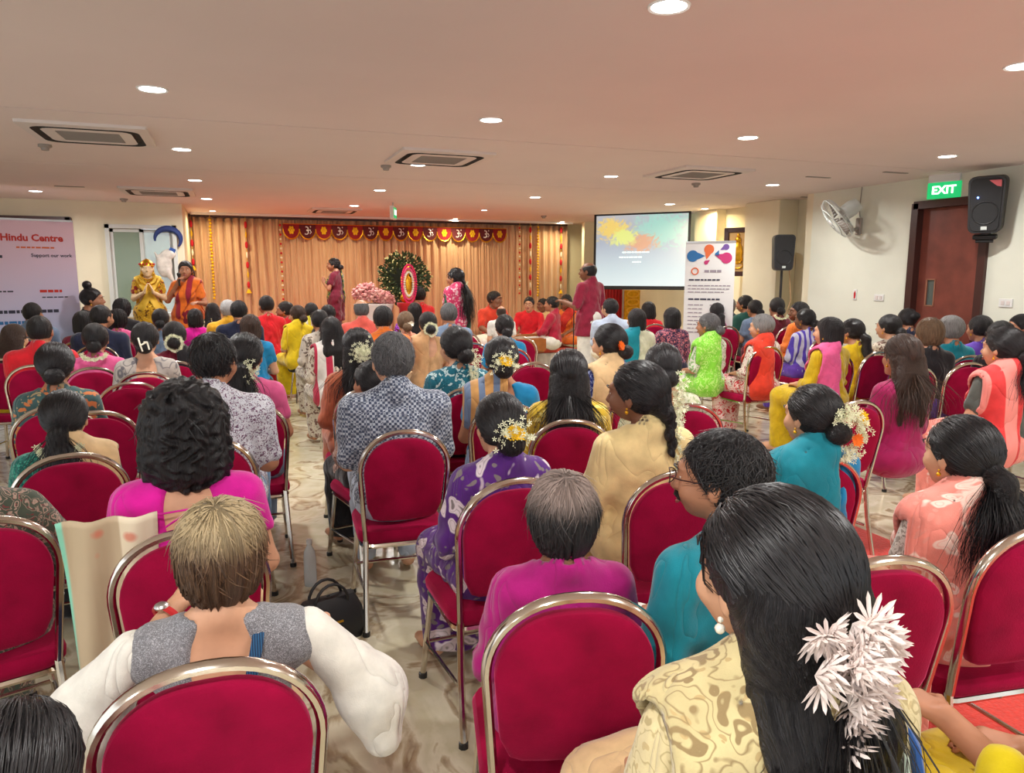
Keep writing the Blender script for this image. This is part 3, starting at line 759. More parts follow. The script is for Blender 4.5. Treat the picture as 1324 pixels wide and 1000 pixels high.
# ---------------------------------------------------------------- air conditioner cassettes
def rrect(hx, hy, r, n=4):
    out = []
    for sx, sy, a0 in ((1, 1, 0), (-1, 1, 90), (-1, -1, 180), (1, -1, 270)):
        for i in range(n+1): a = R_(a0+90*i/n); out.append((sx*(hx-r)+r*math.cos(a), sy*(hy-r)+r*math.sin(a)))
    return out
def loop_strip(loops):
    m = MB(); n = len(loops[0]); V = [p for l in loops for p in l]; F = []
    for i in range(len(loops)-1):
        for k in range(n): F.append((i*n+k, i*n+(k+1) % n, (i+1)*n+(k+1) % n, (i+1)*n+k))
    return m.add(V, F)
def cassette(x, y, lab, s=1.0):
    t = thing('air_conditioner', lab, 'air conditioner', (x, y, CEIL), group='square ceiling cassette air conditioners', scale=s)
    R2 = lambda h, z, r=.02: [(a, b, z) for a, b in rrect(h, h, r)]
    obj('panel', loop_strip([R2(.475, 0), R2(.475, -.025), R2(.40, -.035, .12)]).mesh('p', False), M_offw, t)
    obj('air_slot', loop_strip([R2(.40, -.035, .12), R2(.37, -.004, .12), R2(.34, -.004, .1), R2(.335, -.034, .1)]).mesh('s', False), M_slot, t)
    obj('inner_panel', loop_strip([R2(.335, -.034, .1), R2(.24, -.036, .02), R2(.24, -.030, .02)]).mesh('i', False), M_offw, t)
    g = MB(); g.box((0, 0, -.028), (.48, .48, .004))
    obj('grille_plate', g.mesh(), M_slot, t)
    g = MB()
    for k in range(17): g.box((0, -.225+.028*k, -.032), (.47, .012, .006))
    obj('grille', g.mesh(), M_grille, t)
for x, y, s, lab in ((118, 172, .93, 'large air conditioner cassette nearest the pink banner side of the room'), (205, 247, .95, 'narrow looking air conditioner cassette above the golden statue'),
                     (567, 203, .93, 'air conditioner cassette in the middle of the ceiling'), (902, 223, .93, 'air conditioner cassette above the projection screen side'), (432, 272, .9, 'farthest air conditioner cassette, just before the curtain')):
    p = at_z(x, y, CEIL); cassette(float(p[0]), float(p[1]), lab, s)
SM = MB().lathe([(1e-4, -.05), (.03, -.05), (.035, -.03), (.055, -.02), (.055, 0)], 14).mesh('sm', True)
for x, y, lab in ((58, 187, 'grey ceiling sensor below the large air conditioner'), (499, 214, 'grey ceiling sensor beside the middle air conditioner'), (900, 237, 'ceiling sensor under the cassette near the screen'), (160, 257, 'ceiling sensor beside the cassette above the statue'), (703, 279, 'small ceiling sensor near the curtain end')):
    p = at_z(x, y, CEIL); tag(obj('ceiling_sensor', SM, M_grille, loc=tuple(p)), lab, 'sensor', 'ceiling sensors')
HT = MB().box((0, 0, -.004), (.34, .05, .008), bev=.003).mesh('hatch')
for x, y, lab in ((90, 241, 'thin grey ceiling vent slot near the pink banner'), (1058, 229, 'thin ceiling vent slot near the wall fan'), (1158, 223, 'faint ceiling vent slot before the exit sign'), (1297, 221, 'dark ceiling vent slot above the wall speaker'), (1048, 255, 'ceiling vent slot at the corner by the fan')):
    p = at_z(x, y, CEIL); tag(obj('ceiling_vent', HT, M_grille, loc=tuple(p)), lab, 'vent', 'slim ceiling vents')
def text_mesh(s, size, depth=.002, align='CENTER', bold=0):
    c = bpy.data.curves.new('lettering', 'FONT'); c.body = s; c.size = size; c.extrude = depth; c.align_x = align; c.align_y = 'CENTER'; c.offset = bold; c.resolution_u = 2
    o = bpy.data.objects.new('tmp', c); COL.objects.link(o); dg = bpy.context.evaluated_depsgraph_get()
    me = bpy.data.meshes.new_from_object(o.evaluated_get(dg)); bpy.data.objects.remove(o); bpy.data.curves.remove(c); me.name = 'lettering'; return me
# hanging exit sign over the aisle
p = at_z(508, 262, CEIL); z = p; t = thing('hanging_exit_sign', 'small hanging exit sign seen edge-on under the ceiling before the curtain', 'sign', (float(p[0]), float(p[1]), CEIL), R_(70))
obj('hanger', MB().tube([(0, 0, 0), (0, 0, -.06)], .012).mesh(), M_steel, t); obj('housing', MB().box((0, 0, -.16), (.34, .06, .2), bev=.008).mesh(), M_white, t)
obj('sign_face', MB().box((0, -.033, -.16), (.3, .006, .16)).mesh(), M_green, t); obj('lettering', text_mesh('EXIT', .12), M_signw, t, (0, -.037, -.16), (PI/2, 0, 0))
# exit sign above the door on the right wall
p = at_x(1221, 246, XR-.05); t = thing('exit_sign', 'green illuminated exit sign above the brown door', 'sign', tuple(p), -PI/2-R_(-18))
t.rotation_euler = (0, 0, R_(-72))
obj('sign_face', MB().box((0, 0, 0), (.36, .03, .18), bev=.005).mesh(), M_green, t)
obj('lettering', text_mesh('EXIT', .125, .003, bold=.003), M_signw, t, (0, -.02, 0), (PI/2, 0, 0))
obj('housing', MB().box((0, .0, .145), (.34, .07, .11), bev=.008).mesh(), M_white, t)
obj('bracket', MB().tube([(.17, 0, .2), (.17, 0, .32), (-.17, 0, .32), (-.17, 0, .2)], .006, 6).mesh(), M_steel, t)
# wall fan
def wall_fan():
    p = at_x(1112, 291, XR); t = thing('wall_fan', 'white and grey oscillating wall fan tilted downwards on the pale wall', 'fan', tuple(p), PI/2)
    # local: -y into the room? model faces +y (room side after turning by +90 degrees: local +y -> world -x)
    obj('wall_bracket', MB().box((0, .02, -.02), (.09, .04, .22), bev=.01).mesh(), M_grille, t)
    obj('arm', MB().tube([(0, .03, -.04), (0, .14, -.08), (0, .26, .02), (0, .32, .09)], .022, 8).mesh('a', True), M_grille, t)
    hd = bpy.data.objects.new('fan_head', None); link(hd, t); hd.location = (0, .34, .10); hd.rotation_euler = (R_(-38), 0, R_(-34)); hd.scale = (1.36,)*3
    obj('motor', MB().lathe([(1e-3, -.2), (.06, -.19), (.075, -.12), (.07, -.04), (.04, -.01), (1e-3, 0)], 16, axis='y').mesh('m', True), M_alu, hd, rot=(0, 0, 0))
    cg = MB()
    for k in range(44):
        a = 2*PI*k/44; ca, sa = math.cos(a), math.sin(a)
        cg.tube([(ca*r, y, sa*r) for r, y in ((.035, .10), (.12, .095), (.19, .07), (.21, .03), (.19, -.01), (.10, -.03), (.05, -.035))], .0016, 3, cap=False)
    for r, y in ((.21, .03), (.05, .1), (.14, .09)): cg.tube([(r*math.cos(2*PI*k/32), y, r*math.sin(2*PI*k/32)) for k in range(32)], .004, 5, closed=True)
    obj('cage', cg.mesh('cage'), M_alu, hd)
    for k in range(3):
        b = MB(); a0 = 2*PI*k/3; V = []; F = []
        for i in range(7):
            for j, aa in enumerate((-.45, -.15, .15, .45)):
                r = .03+.15*i/6; a = a0+aa*(.5+.5*min(1, i/3)); V.append((r*math.cos(a), .035+.05*aa, r*math.sin(a)))
        for i in range(6):
            for j in range(3): F.append((i*4+j, i*4+j+1, i*4+j+5, i*4+j+4))
        o = obj('blade', b.add(V, F).mesh('blade', True, fix=False), M_grille, hd); md = o.modifiers.new('s', 'SOLIDIFY'); md.thickness = .003
    obj('hub', MB().lathe([(1e-3, .11), (.03, .105), (.035, .09)], 14, axis='y').mesh('hub', True), M_white, hd)
    hd.name = 'fan_head'
    obj('cable', MB().tube([(0, .012, .1), (.02, .01, .2), (0, .01, float(CEIL-p[2])-.005)], .006, 5).mesh(), M_grille, t)
wall_fan()
# wall speaker on the right wall
def speaker_box(t, s=1.0, stand=False):
    w_, d_, h_ = .34*s, .3*s, .58*s
    pts = [(a, b) for a, b in rrect(w_/2, h_/2, .06*s)]
    pr = [(x*(1-.14*max(0, -z)/(h_/2)), z) for x, z in pts]
    m = MB(); n = len(pr); sc = ((.8, d_/2), (1, d_*.25), (1, -d_/2+.02), (.97, -d_/2))
    V = [(x*k, y, z*(.5+.5*k)) for k, y in sc for x, z in pr]; F = [tuple(range(n)), tuple(range(4*n-1, 3*n-1, -1))]
    for i in range(3):
        for k in range(n): F.append((i*n+k, i*n+(k+1) % n, (i+1)*n+(k+1) % n, (i+1)*n+k))
    obj('cabinet', m.add(V, F).mesh('cab', True), M_black, t)
    g = MB(); V = [(x*.86, -d_/2-.003, z*.93) for x, z in pr]+[(x*.84, -d_/2-.010, z*.91) for x, z in pr]; F = [tuple(range(2*n-1, n-1, -1))]+[(k, (k+1) % n, n+(k+1) % n, n+k) for k in range(n)]
    obj('grille', g.add(V, F).mesh('g'), M_black2, t)
    obj('woofer_ring', MB().tube([(.115*s*math.cos(2*PI*k/28), -d_/2-.012, -.08*s+.115*s*math.sin(2*PI*k/28)) for k in range(28)], .006, 6, closed=True).mesh('w', True), M_black, t)
    obj('logo_plate', MB().box((0, -d_/2-.013, -.235*s), (.055*s, .004, .035*s)).mesh(), M_alu, t)
p = at_x(1277, 264, XR-.2); t = thing('wall_speaker', 'black loudspeaker with blue light mounted high on the pale wall', 'speaker', tuple(p), R_(-62)); speaker_box(t)
t.rotation_euler = (R_(8), 0, R_(-60))
obj('status_light', MB().ball((-.07, -.166, .08), .010, 8).mesh(), mat('blue_led', (.1, .2, 1), .5, emit=(.1, .25, 1), es=6), t)
obj('red_sticker', MB().prism([(.02, .25), (.13, .25), (.13, .18), (.09, .19)], -.165, -.167).mesh(), mat('sticker', s2l(200, 90, 95), .6), t)
obj('wall_bracket', MB().box((0, -.02, -.34), (.22, .1, .05), bev=.01).box((0, .1, -.32), (.06, .3, .05)).tube([(-.08, -.04, -.38), (.08, -.04, -.38)], .02).mesh(), M_black, t)
obj('cable', MB().tube([(.1, .12, -.05), (.22, .2, -.1), (.4, .25, .05)], .006, 5).mesh(), M_black, t)
# speaker on stand
p = at_depth(1012, 327, 10.7); t = thing('speaker_on_stand', 'black loudspeaker on a thin pole stand in front of the cream pilaster', 'speaker', (float(p[0]), float(p[1]), 0), R_(-30))
t2 = bpy.data.objects.new('speaker_cabinet', None); link(t2, t); t2.location = (0, 0, float(p[2])); speaker_box(t2, .88)
st = MB().tube([(0, 0, .2), (0, 0, float(p[2])-.25)], .018, 10); obj('pole', st.mesh('p', True), M_black, t)
obj('pole_clamp', MB().lathe([(.018, 0), (.035, 0), (.035, .08), (.018, .08)], 10, (0, 0, 1.2)).mesh('p', True), M_black, t)
for k in range(3):
    a = 2*PI*k/3+.4; obj('leg', MB().tube([(0, 0, .75), (.25*math.cos(a), .25*math.sin(a), .3), (.42*math.cos(a), .42*math.sin(a), .01)], .012, 6).mesh('l', True), M_black, t)
obj('cable', MB().tube([(.1, .05, float(p[2])-.1), (.16, .05, 1.3), (.05, .05, .9), (.08, .1, .2)], .006, 5).mesh(), mat('cable_tan', s2l(190, 150, 110), .6), t)
# switches and marks on the right wall
def plate(px_, py_, w_, h_, name, lab, cat, m=M_white, x=XR, extra=None):
    p = at_x(px_, py_, x); t = thing(name, lab, cat, tuple(p), -PI/2)
    obj('plate', MB().box((0, -.006, 0), (w_, .012, h_), bev=.003).mesh(), m, t)
    if extra: extra(t)
def rock(n, w_):
    def f(t):
        for k in range(n): obj('rocker', MB().box(((k-(n-1)/2)*w_, -.014, 0), (w_*.6, .008, .045), bev=.002).mesh(), M_offw, t)
    return f
plate(1137, 385, .15, .085, 'light_switch', 'white double light switch between red mark and brown door', 'switch', extra=rock(2, .06))
plate(1301, 392, .15, .09, 'wall_socket', 'white wall control box beside the brown door', 'socket', extra=rock(2, .06))
def fire(t): obj('red_symbol', MB().prism([(-.012, -.05), (.012, -.05), (.018, .01), (.004, .05), (-.014, .02)], -.013, -.016).mesh(), M_red, t)
plate(1106, 381, .055, .14, 'warning_label', 'small red and white label on the pale wall', 'label', extra=fire)
# framed golden picture
p = at_x(954, 326, 7.94); t = thing('framed_picture', 'dark framed golden relief picture on the lit cream pilaster', 'picture', tuple(p), R_(-58))
fm = MB()
for x in (-.2, .2): fm.box((x, 0, 0), (.08, .05, .78), bev=.008)
for z in (-.36, .36): fm.box((0, 0, z), (.48, .05, .08), bev=.008)
obj('frame', fm.mesh(), M_woodf, t); obj('backing', MB().box((0, .01, 0), (.34, .02, .68)).mesh(), mat('gilt_ground', s2l(205, 165, 105), .7), t)
g = MB()
for k in range(5): g.tube([((.10-.015*k)*math.cos(a), -.012, -.22+.1*k+(.05)*math.sin(a)) for a in [2*PI*i/16 for i in range(16)]], .010, 6, closed=True)
g.ball((0, -.01, .2), .05, 12, (1, .4, 1)); g.ball((0, -.01, .27), .025, 8, (1, .4, 1.6)); g.ball((0, -.008, -.02), .085, 12, (1, .25, 2.2))
obj('gold_relief', g.mesh('r', True), M_gold, t)
# ---------------------------------------------------------------- projection screen
def screen_mat():
    m, t, b = nt('projected_slide'); L = t.links.new; tc = N(t, 'ShaderNodeTexCoord'); sp = N(t, 'ShaderNodeSeparateXYZ'); L(tc.outputs['Object'], sp.inputs[0])
    mr = N(t, 'ShaderNodeMapRange'); L(sp.outputs['Z'], mr.inputs[0]); mr.inputs[1].default_value = -.7; mr.inputs[2].default_value = .7
    bg = ramp(t, mr.outputs[0], [(0, s2l(200, 222, 226)), (.25, s2l(178, 205, 214)), (.6, s2l(150, 170, 190)), (1, s2l(168, 176, 186))])
    n1 = N(t, 'ShaderNodeTexNoise', Scale=7.0, Detail=6.0, Distortion=2.0); L(tc.outputs['Object'], n1.inputs['Vector'])
    n2 = N(t, 'ShaderNodeTexNoise', Scale=3.5, Detail=3.0); L(tc.outputs['Object'], n2.inputs['Vector'])
    def blob(cx, cz, rx, rz):
        s = N(t, 'ShaderNodeVectorMath', operation='SUBTRACT'); L(tc.outputs['Object'], s.inputs[0]); s.inputs[1].default_value = (cx, 0, cz)
        k = N(t, 'ShaderNodeVectorMath', operation='MULTIPLY'); L(s.outputs[0], k.inputs[0]); k.inputs[1].default_value = (1/rx, 0, 1/rz)
        ln = N(t, 'ShaderNodeVectorMath', operation='LENGTH'); L(k.outputs[0], ln.inputs[0])
        a = N(t, 'ShaderNodeMath', operation='MULTIPLY_ADD'); L(n1.outputs['Fac'], a.inputs[0]); a.inputs[1].default_value = 1.1; L(ln.outputs['Value'], a.inputs[2])
        return ramp(t, a.outputs[0], [(0, (1, 1, 1)), (.8, (1, 1, 1)), (1, (0, 0, 0))])
    col = mixc(t, blob(.42, .36, 1.5, .8), bg, s2l(138, 208, 196)); col = mixc(t, blob(-.55, .40, .95, .5), col, s2l(232, 200, 90)); col = mixc(t, blob(-.02, .14, .8, .45), col, s2l(214, 150, 110)); col = mixc(t, blob(-.33, .25, .6, .4), col, s2l(220, 232, 120))
    L(col, b.inputs['Emission Color']); b.inputs['Emission Strength'].default_value = .52; b.inputs['Base Color'].default_value = (.3, .3, .3, 1); return m
pl, pr_ = at_depth(768, 323, 14.1), at_depth(892, 323, 13.3); mid = (pl+pr_)/2; dv = pr_-pl; wS = float(np.hypot(dv[0], dv[1])); hS = 1.40
zt = float(at_depth(830, 275, 13.7)[2]); t = thing('projection_screen', 'pull-down projection screen showing a pale blue slide', 'screen', (float(mid[0]), float(mid[1]), zt-hS/2), math.atan2(dv[1], dv[0]))
obj('slide', MB().box((0, 0, 0), (wS-.08, .006, hS-.08)).mesh(), screen_mat(), t)
bd = MB()
for x in (-wS/2+.02, wS/2-.02): bd.box((x, 0, 0), (.045, .012, hS))
for z in (hS/2-.02, -hS/2+.02): bd.box((0, 0, z), (wS, .012, .05))
obj('black_border', bd.mesh(), M_black, t); obj('roller_case', MB().box((0, .02, hS/2+.03), (wS+.1, .07, .07), bev=.01).mesh(), M_black, t)
obj('bottom_bar', MB().tube([(-wS/2, 0, -hS/2-.01), (wS/2, 0, -hS/2-.01)], .014).ball((wS/2-.05, 0, -hS/2-.06), .03).mesh(), M_black, t)
obj('hanger', MB().tube([(-.02, .02, hS/2+.06), (-.02, .02, CEIL-zt+hS/2-.001)], .015).mesh(), M_black, t)
M_stext = mat('slide_text', (.8, .9, .85), .5, emit=s2l(205, 228, 222), es=.75)
def printed_lines(t, x, z, w_, n, gap, h, m, seed=0, dy=-.006):
    g = random.Random(seed); q = MB()
    for i in range(n):
        cx = x-w_/2; end = x+w_/2-(g.uniform(.1, .4)*w_ if i == n-1 or n > 3 else 0)
        while cx < end-.01:
            l = min(g.uniform(.03, .09), end-cx); q.box((cx+l/2, dy, z-i*gap), (l, .001, h)); cx += l+.012
    o = obj('printed_text_lines', q.mesh(), m, t); o['kind'] = 'stuff'; return o
for x, z, w_, sd in ((-.05, -.03, .6, 1), (-.05, -.12, .72, 2), (-.05, -.21, .2, 3)): printed_lines(t, x, z, w_, 1, .1, .022, M_stext, sd)
# ---------------------------------------------------------------- roll-up banners
def grad_mat(name, c1, c2, z0, z1):
    m, t, b = nt(name); L = t.links.new; tc = N(t, 'ShaderNodeTexCoord'); sp = N(t, 'ShaderNodeSeparateXYZ'); L(tc.outputs['Object'], sp.inputs[0])
    mr = N(t, 'ShaderNodeMapRange'); L(sp.outputs['Z'], mr.inputs[0]); mr.inputs[1].default_value = z0; mr.inputs[2].default_value = z1
    L(ramp(t, mr.outputs[0], [(0, c1), (1, c2)]), b.inputs['Base Color']); b.inputs['Roughness'].default_value = .6; return m
def rollup(pxc, depth, pxw, ytop, rel, lab, m, txt):
    p = at_depth(pxc, ytop, depth); w_ = pxw*depth/FPX; h = float(p[2]); th = math.atan2(p[0], p[1]); t = thing('roll_up_banner', lab, 'banner', (float(p[0]), float(p[1]), 0), -th+rel)
    obj('banner_sheet', MB().box((0, 0, h/2+.03), (w_, .006, h-.06)).mesh(), m, t); obj('top_rail', MB().box((0, 0, h), (w_, .02, .025)).mesh(), M_steel, t)
    obj('base_case', MB().box((0, 0, .035), (w_+.04, .16, .07), bev=.01).mesh(), M_steel, t); obj('support_pole', MB().tube([(0, .04, .05), (0, .02, h)], .008).mesh(), M_steel, t)
    for s_, x, z, q, mm in txt: obj('lettering', text_mesh(s_, q, .0008, bold=.004 if q > .1 else .001), mm, t, (x, -.006, z), (PI/2, 0, 0))
    return t, w_, h
M_tred = mat('print_red', s2l(205, 50, 40), .6); M_tblk = mat('print_dark', s2l(50, 50, 70), .6); M_tblu = mat('print_blue', s2l(40, 110, 170), .6); M_tor = mat('print_orange', s2l(225, 110, 60), .6); M_tpur = mat('print_magenta', s2l(190, 50, 110), .6)
t, w_, h = rollup(33, 9.4, 106, 284, R_(6), 'pink to blue roll-up banner with red Centre heading before the brown door', grad_mat('banner_gradient', s2l(160, 196, 236), s2l(240, 205, 222), .3, 2.2),
       [('Hindu Centre', .05, 2.14, .122, M_tred), ('Support our work', .25, 1.92, .062, M_tblk), ])
printed_lines(t, .12, 2.02, .5, 1, .1, .02, M_tor, 4); printed_lines(t, -.33, 1.90, .2, 1, .1, .035, M_tblk, 5); printed_lines(t, .28, 1.46, .4, 1, .1, .035, M_tred, 6)
printed_lines(t, .28, 1.38, .36, 1, .1, .015, M_tblk, 7); printed_lines(t, -.3, 1.46, .3, 1, .1, .018, M_tblk, 7); printed_lines(t, 0, 1.20, .86, 1, .1, .04, M_tblk, 8); printed_lines(t, -.05, 1.06, .7, 1, .1, .04, M_tblu, 9)
t, w_, h = rollup(919, 10.2, 63, 313, R_(-8), 'white roll-up banner with coloured drop shapes beside the projection screen', mat('banner_white', s2l(226, 226, 224), .6),
       [])
printed_lines(t, .08, 1.72, .30, 1, .1, .035, mat('print_grey', s2l(150, 140, 150), .6), 11); printed_lines(t, 0, 1.60, .56, 1, .1, .022, M_tblk, 12); printed_lines(t, 0, 1.52, .58, 3, .045, .014, mat('print_grey', s2l(150, 140, 150), .6), 13)
printed_lines(t, -.03, 1.33, .5, 1, .1, .024, M_tblk, 14)
for x in (-.16, .14): printed_lines(t, x, 1.25, .24, 8, .055, .014, MATS['print_grey'], 15+int(x*10))
obj('printed_seal', MB().tube([(-.2+.045*math.cos(a), -.005, 1.72+.045*math.sin(a)) for a in [2*PI*i/16 for i in range(16)]], .009, 5, closed=True).mesh(), M_tor, t)
def drop(t, x, z, r, ang, m):
    pts = []
    for i in range(20):
        a = 2*PI*i/20; rr = r*(1+(1.1 if i == 0 else .35 if i in (1, 19) else 0)); pts.append((x+rr*math.cos(a+ang), z+rr*math.sin(a+ang)))
    obj('printed_drop', MB().prism(pts, -.004, -.0065).mesh(), m, t)
for x, z, r, a, m in ((-.28, 1.93, .095, 0, M_tblu), (-.02, 2.02, .08, -1.8, M_tor), (.26, 1.9, .09, 2.9, M_tpur), (.25, 2.05, .05, 3.6, mat('pv', s2l(110, 80, 150), .6)), (.11, 1.95, .035, 1.2, M_tblu), (-.06, 1.84, .035, .6, M_tpur)): drop(t, x*.85, z, r*.85, a, m)
# ---------------------------------------------------------------- curtain, stage and decorations
def curtain():
    m, t, b = nt('peach_curtain'); L = t.links.new; tc = N(t, 'ShaderNodeTexCoord'); n = N(t, 'ShaderNodeTexNoise', Scale=3.0, Detail=3.0)
    mp = N(t, 'ShaderNodeMapping'); mp.inputs['Scale'].default_value = (6, 6, .4); L(tc.outputs['Object'], mp.inputs[0]); L(mp.outputs[0], n.inputs['Vector'])
    L(ramp(t, n.outputs['Fac'], [(.3, s2l(190, 146, 108)), (.7, s2l(218, 184, 144))]), b.inputs['Base Color']); b.inputs['Roughness'].default_value = .5; b.inputs['Sheen Weight'].default_value = .4
    W = XCR-XCL; nx, nz = 900, 14; xs = np.linspace(0, W, nx); zs = np.linspace(0, 1, nz)
    H0, H1 = .3, CEIL-.06
    X, Z = np.meshgrid(xs, zs, indexing='ij')
    ph = X*2*PI/.145+1.1*np.sin(X*3.1)+.8*np.sin(X*7.3)
    amp = .038*(.55+.45*np.sin(X*1.7+1))+.006*(1-Z)
    Y = amp*np.sin(ph)+.012*np.sin(ph*2.1+Z*2)+.01*np.sin(X*9+Z*3)
    Xo = X+.012*np.cos(ph)*(1-.3*Z)
    V = np.stack([Xo, Y, Z*(H1-H0)+H0], -1).reshape(-1, 3); i = np.arange(nx-1)[:, None]*nz+np.arange(nz-1)[None]
    Fc = np.stack([i, i+nz, i+nz+1, i+1], -1).reshape(-1, 4)
    t_ = thing('stage_curtain', 'long peach pleated curtain across the back of the stage', 'curtain', (XCL, YC, 0))
    o = obj('pleated_cloth', mesh_np('curtain', V, Fc), m, t_); s = o.modifiers.new('s', 'SOLIDIFY'); s.thickness = .004
    obj('curtain_rail', MB().box((W/2, .02, CEIL-.03), (W, .10, .05)).mesh(), M_woodf, t_)
curtain()
p = at_y(480, 284, YC-.25); struct('trim_1', MB().box(((XCL+XCR)/2, YC-.38, CEIL-.02), (XCR-XCL-.1, .1, .04)), M_white)
for x in np.linspace(XCL+.5, XCR-.5, 9):   # small warm spots washing the curtain
    pass
# stage
SZ, SY0 = .36, 11.75
sx1 = 5.8; st = thing('stage_platform', 'low red carpeted stage with white pleated skirt under the musicians', 'stage', ((XCL+sx1)/2+.3, (SY0+YC)/2, 0))
wS_ = sx1-XCL-.6; hS_ = YC-SY0-.3
obj('deck', MB().box((0, 0, SZ-.03), (wS_, hS_, .06), bev=.006).mesh(), mat('stage_red', s2l(202, 78, 62), .9, noise=.12, nscale=30, bmp=.3), st)
obj('core', MB().box((0, .03, (SZ-.06)/2), (wS_-.1, hS_-.08, SZ-.06)).mesh(), M_woodf, st)
sk = MB(); n = 260; V = []; F = []
for i in range(n+1):
    x = -wS_/2+wS_*i/n; y = -hS_/2+.012*math.sin(i*1.3)
    V += [(x, y-.012, 0.0), (x, y-.012, SZ-.065)]
for i in range(n): F.append((2*i, 2*i+2, 2*i+3, 2*i+1))
o = obj('skirt', sk.add(V, F).mesh('skirt', True, fix=False), mat('skirt_white', s2l(215, 208, 200), .85), st); o.modifiers.new('s', 'SOLIDIFY').thickness = .004
# scalloped bunting
def flag(kind):
    o = {}; m = MB(); pts = [(-.14, 0)]+[(-.14*math.cos(a)*1.0, -.06-.13*math.sin(a)) for a in np.linspace(0, PI, 11)]+[(.14, 0)]
    o['cloth'] = MB().prism(pts, 0, .006).mesh('flag')
    o['edge'] = MB().tube([(x, -.002, z) for x, z in pts[1:-1]], .011, 6).mesh('edge', True)
    q = MB()
    if kind == 0:
        for k in range(6): a = 2*PI*k/6; q.ball((.036*math.cos(a), -.008, -.075+.036*math.sin(a)), .021, 7, (1, .4, 1), 4)
        q.ball((0, -.014, -.075), .018, 8, (1, .5, 1), 4)
    else:
        q.tube([(.035*math.cos(a)-.025, -.008, -.055+.025*math.sin(a)) for a in np.linspace(1.9, -1.5, 9)], .009, 5).tube([(.035*math.cos(a)-.025, -.008, -.1+.028*math.sin(a)) for a in np.linspace(1.5, -2.4, 9)], .009, 5)
        q.tube([(0, -.008, -.078), (.04, -.008, -.07), (.06, -.008, -.1), (.035, -.008, -.12)], .008, 5).ball((.05, -.008, -.03), .011, 6)
    o['motif'] = q.mesh('motif', True); return o
FL = (flag(0), flag(1)); x0, x1 = float(at_y(366, 292, YC-.15)[0]), float(at_y(656, 292, YC-.15)[0]); nF = 15
bt = thing('scalloped_bunting', 'red and gold scalloped bunting strung along the curtain top', 'bunting', (x0, YC-.085, CEIL-.15))
obj('cord', MB().tube([(0, .003, 0), (x1-x0, .003, 0)], .008, 6).mesh(), M_gold, bt)
M_sil = mat('silver_thread', (.75, .72, .75), .4, .5); M_mar = mat('maroon_cloth', s2l(140, 18, 28), .8); M_mar2 = mat('dark_maroon', s2l(88, 20, 30), .8)
for k in range(nF):
    e = bpy.data.objects.new('pennant', None); link(e, bt); e.location = ((k+.5)*(x1-x0)/nF, 0, -.005); e.scale = (1.12, 1, 1.5); kd = k % 2
    obj('cloth', FL[kd]['cloth'], M_mar if kd == 0 else M_mar2, e); obj('gold_edge', FL[kd]['edge'], M_gold, e); obj('motif', FL[kd]['motif'], M_yel if kd == 0 else M_sil, e)
# hanging garlands
BALL = MB().ball((0, 0, 0), .026, 8, (1, 1, 1), 6).mesh('blossom', True); TUFT = MB().ball((0, 0, 0), .05, 9, (.8, .8, 1.7), 6).mesh('tuft', True); DROP = MB().lathe([(1e-3, .03), (.02, .025), (.045, -.03), (.05, -.045), (1e-3, -.045)], 10).mesh('drop', True)
def garland(px_, y0_, y1_, kind, lab):
    p0 = at_y(px_, y0_, YC-.12); p1 = at_y(px_, y1_, YC-.12); L_ = float(p0[2]-p1[2]); t = thing('hanging_garland', lab, 'garland', (float(p0[0]), YC-.07, float(p0[2])), group='garlands hanging on the curtain')
    obj('thread', MB().tube([(0, 0, .05), (0, 0, -L_)], .004, 5).mesh(), M_yel, t)
    if kind == 'tuft':
        n = max(3, int(L_/.17))
        for k in range(n):
            mm = (M_rfl, M_yel, M_rfl, M_wfl)[k % 4]; obj('flower_tuft', TUFT, mm, t, (0, 0, -(k+.5)*L_/n), scale=(.75, .75, .8) if k % 2 == 0 else (.45, .45, .75))
        obj('end_bell', DROP, M_yel, t, (0, 0, -L_-.02))
    elif kind == 'dot':
        n = int(L_/.085)
        for k in range(n): obj('blossom', BALL, (M_rfl, M_wfl)[k % 2], t, (0, 0, -(k+.5)*L_/n), scale=.85)
    else:
        n = int(L_/.06)
        for k in range(n): obj('blossom', BALL, M_yel, t, (.006*math.sin(k*2), 0, -(k+.5)*L_/n), scale=.95)
for a in ((246, 283, 345, 'tuft', 'red and yellow tuft garland at the curtain edge beside the statue'), (271, 282, 388, 'ball', 'plain yellow marigold string hanging on the curtain above the hosting woman'), (317, 284, 375, 'tuft', 'red tuft garland ending in a yellow bell near the yellow string'),
          (362, 288, 390, 'dot', 'dotted red and white garland at the start of the bunting'), (673, 292, 382, 'dot', 'dotted garland just beyond the end of the bunting'), (687, 292, 384, 'tuft', 'red tuft garland between dotted garland and yellow string'),
          (697, 292, 384, 'ball', 'yellow marigold string above the seated man in bright red'), (727, 292, 376, 'tuft', 'red tuft garland at the curtain end next to the standing man')): garland(*a)
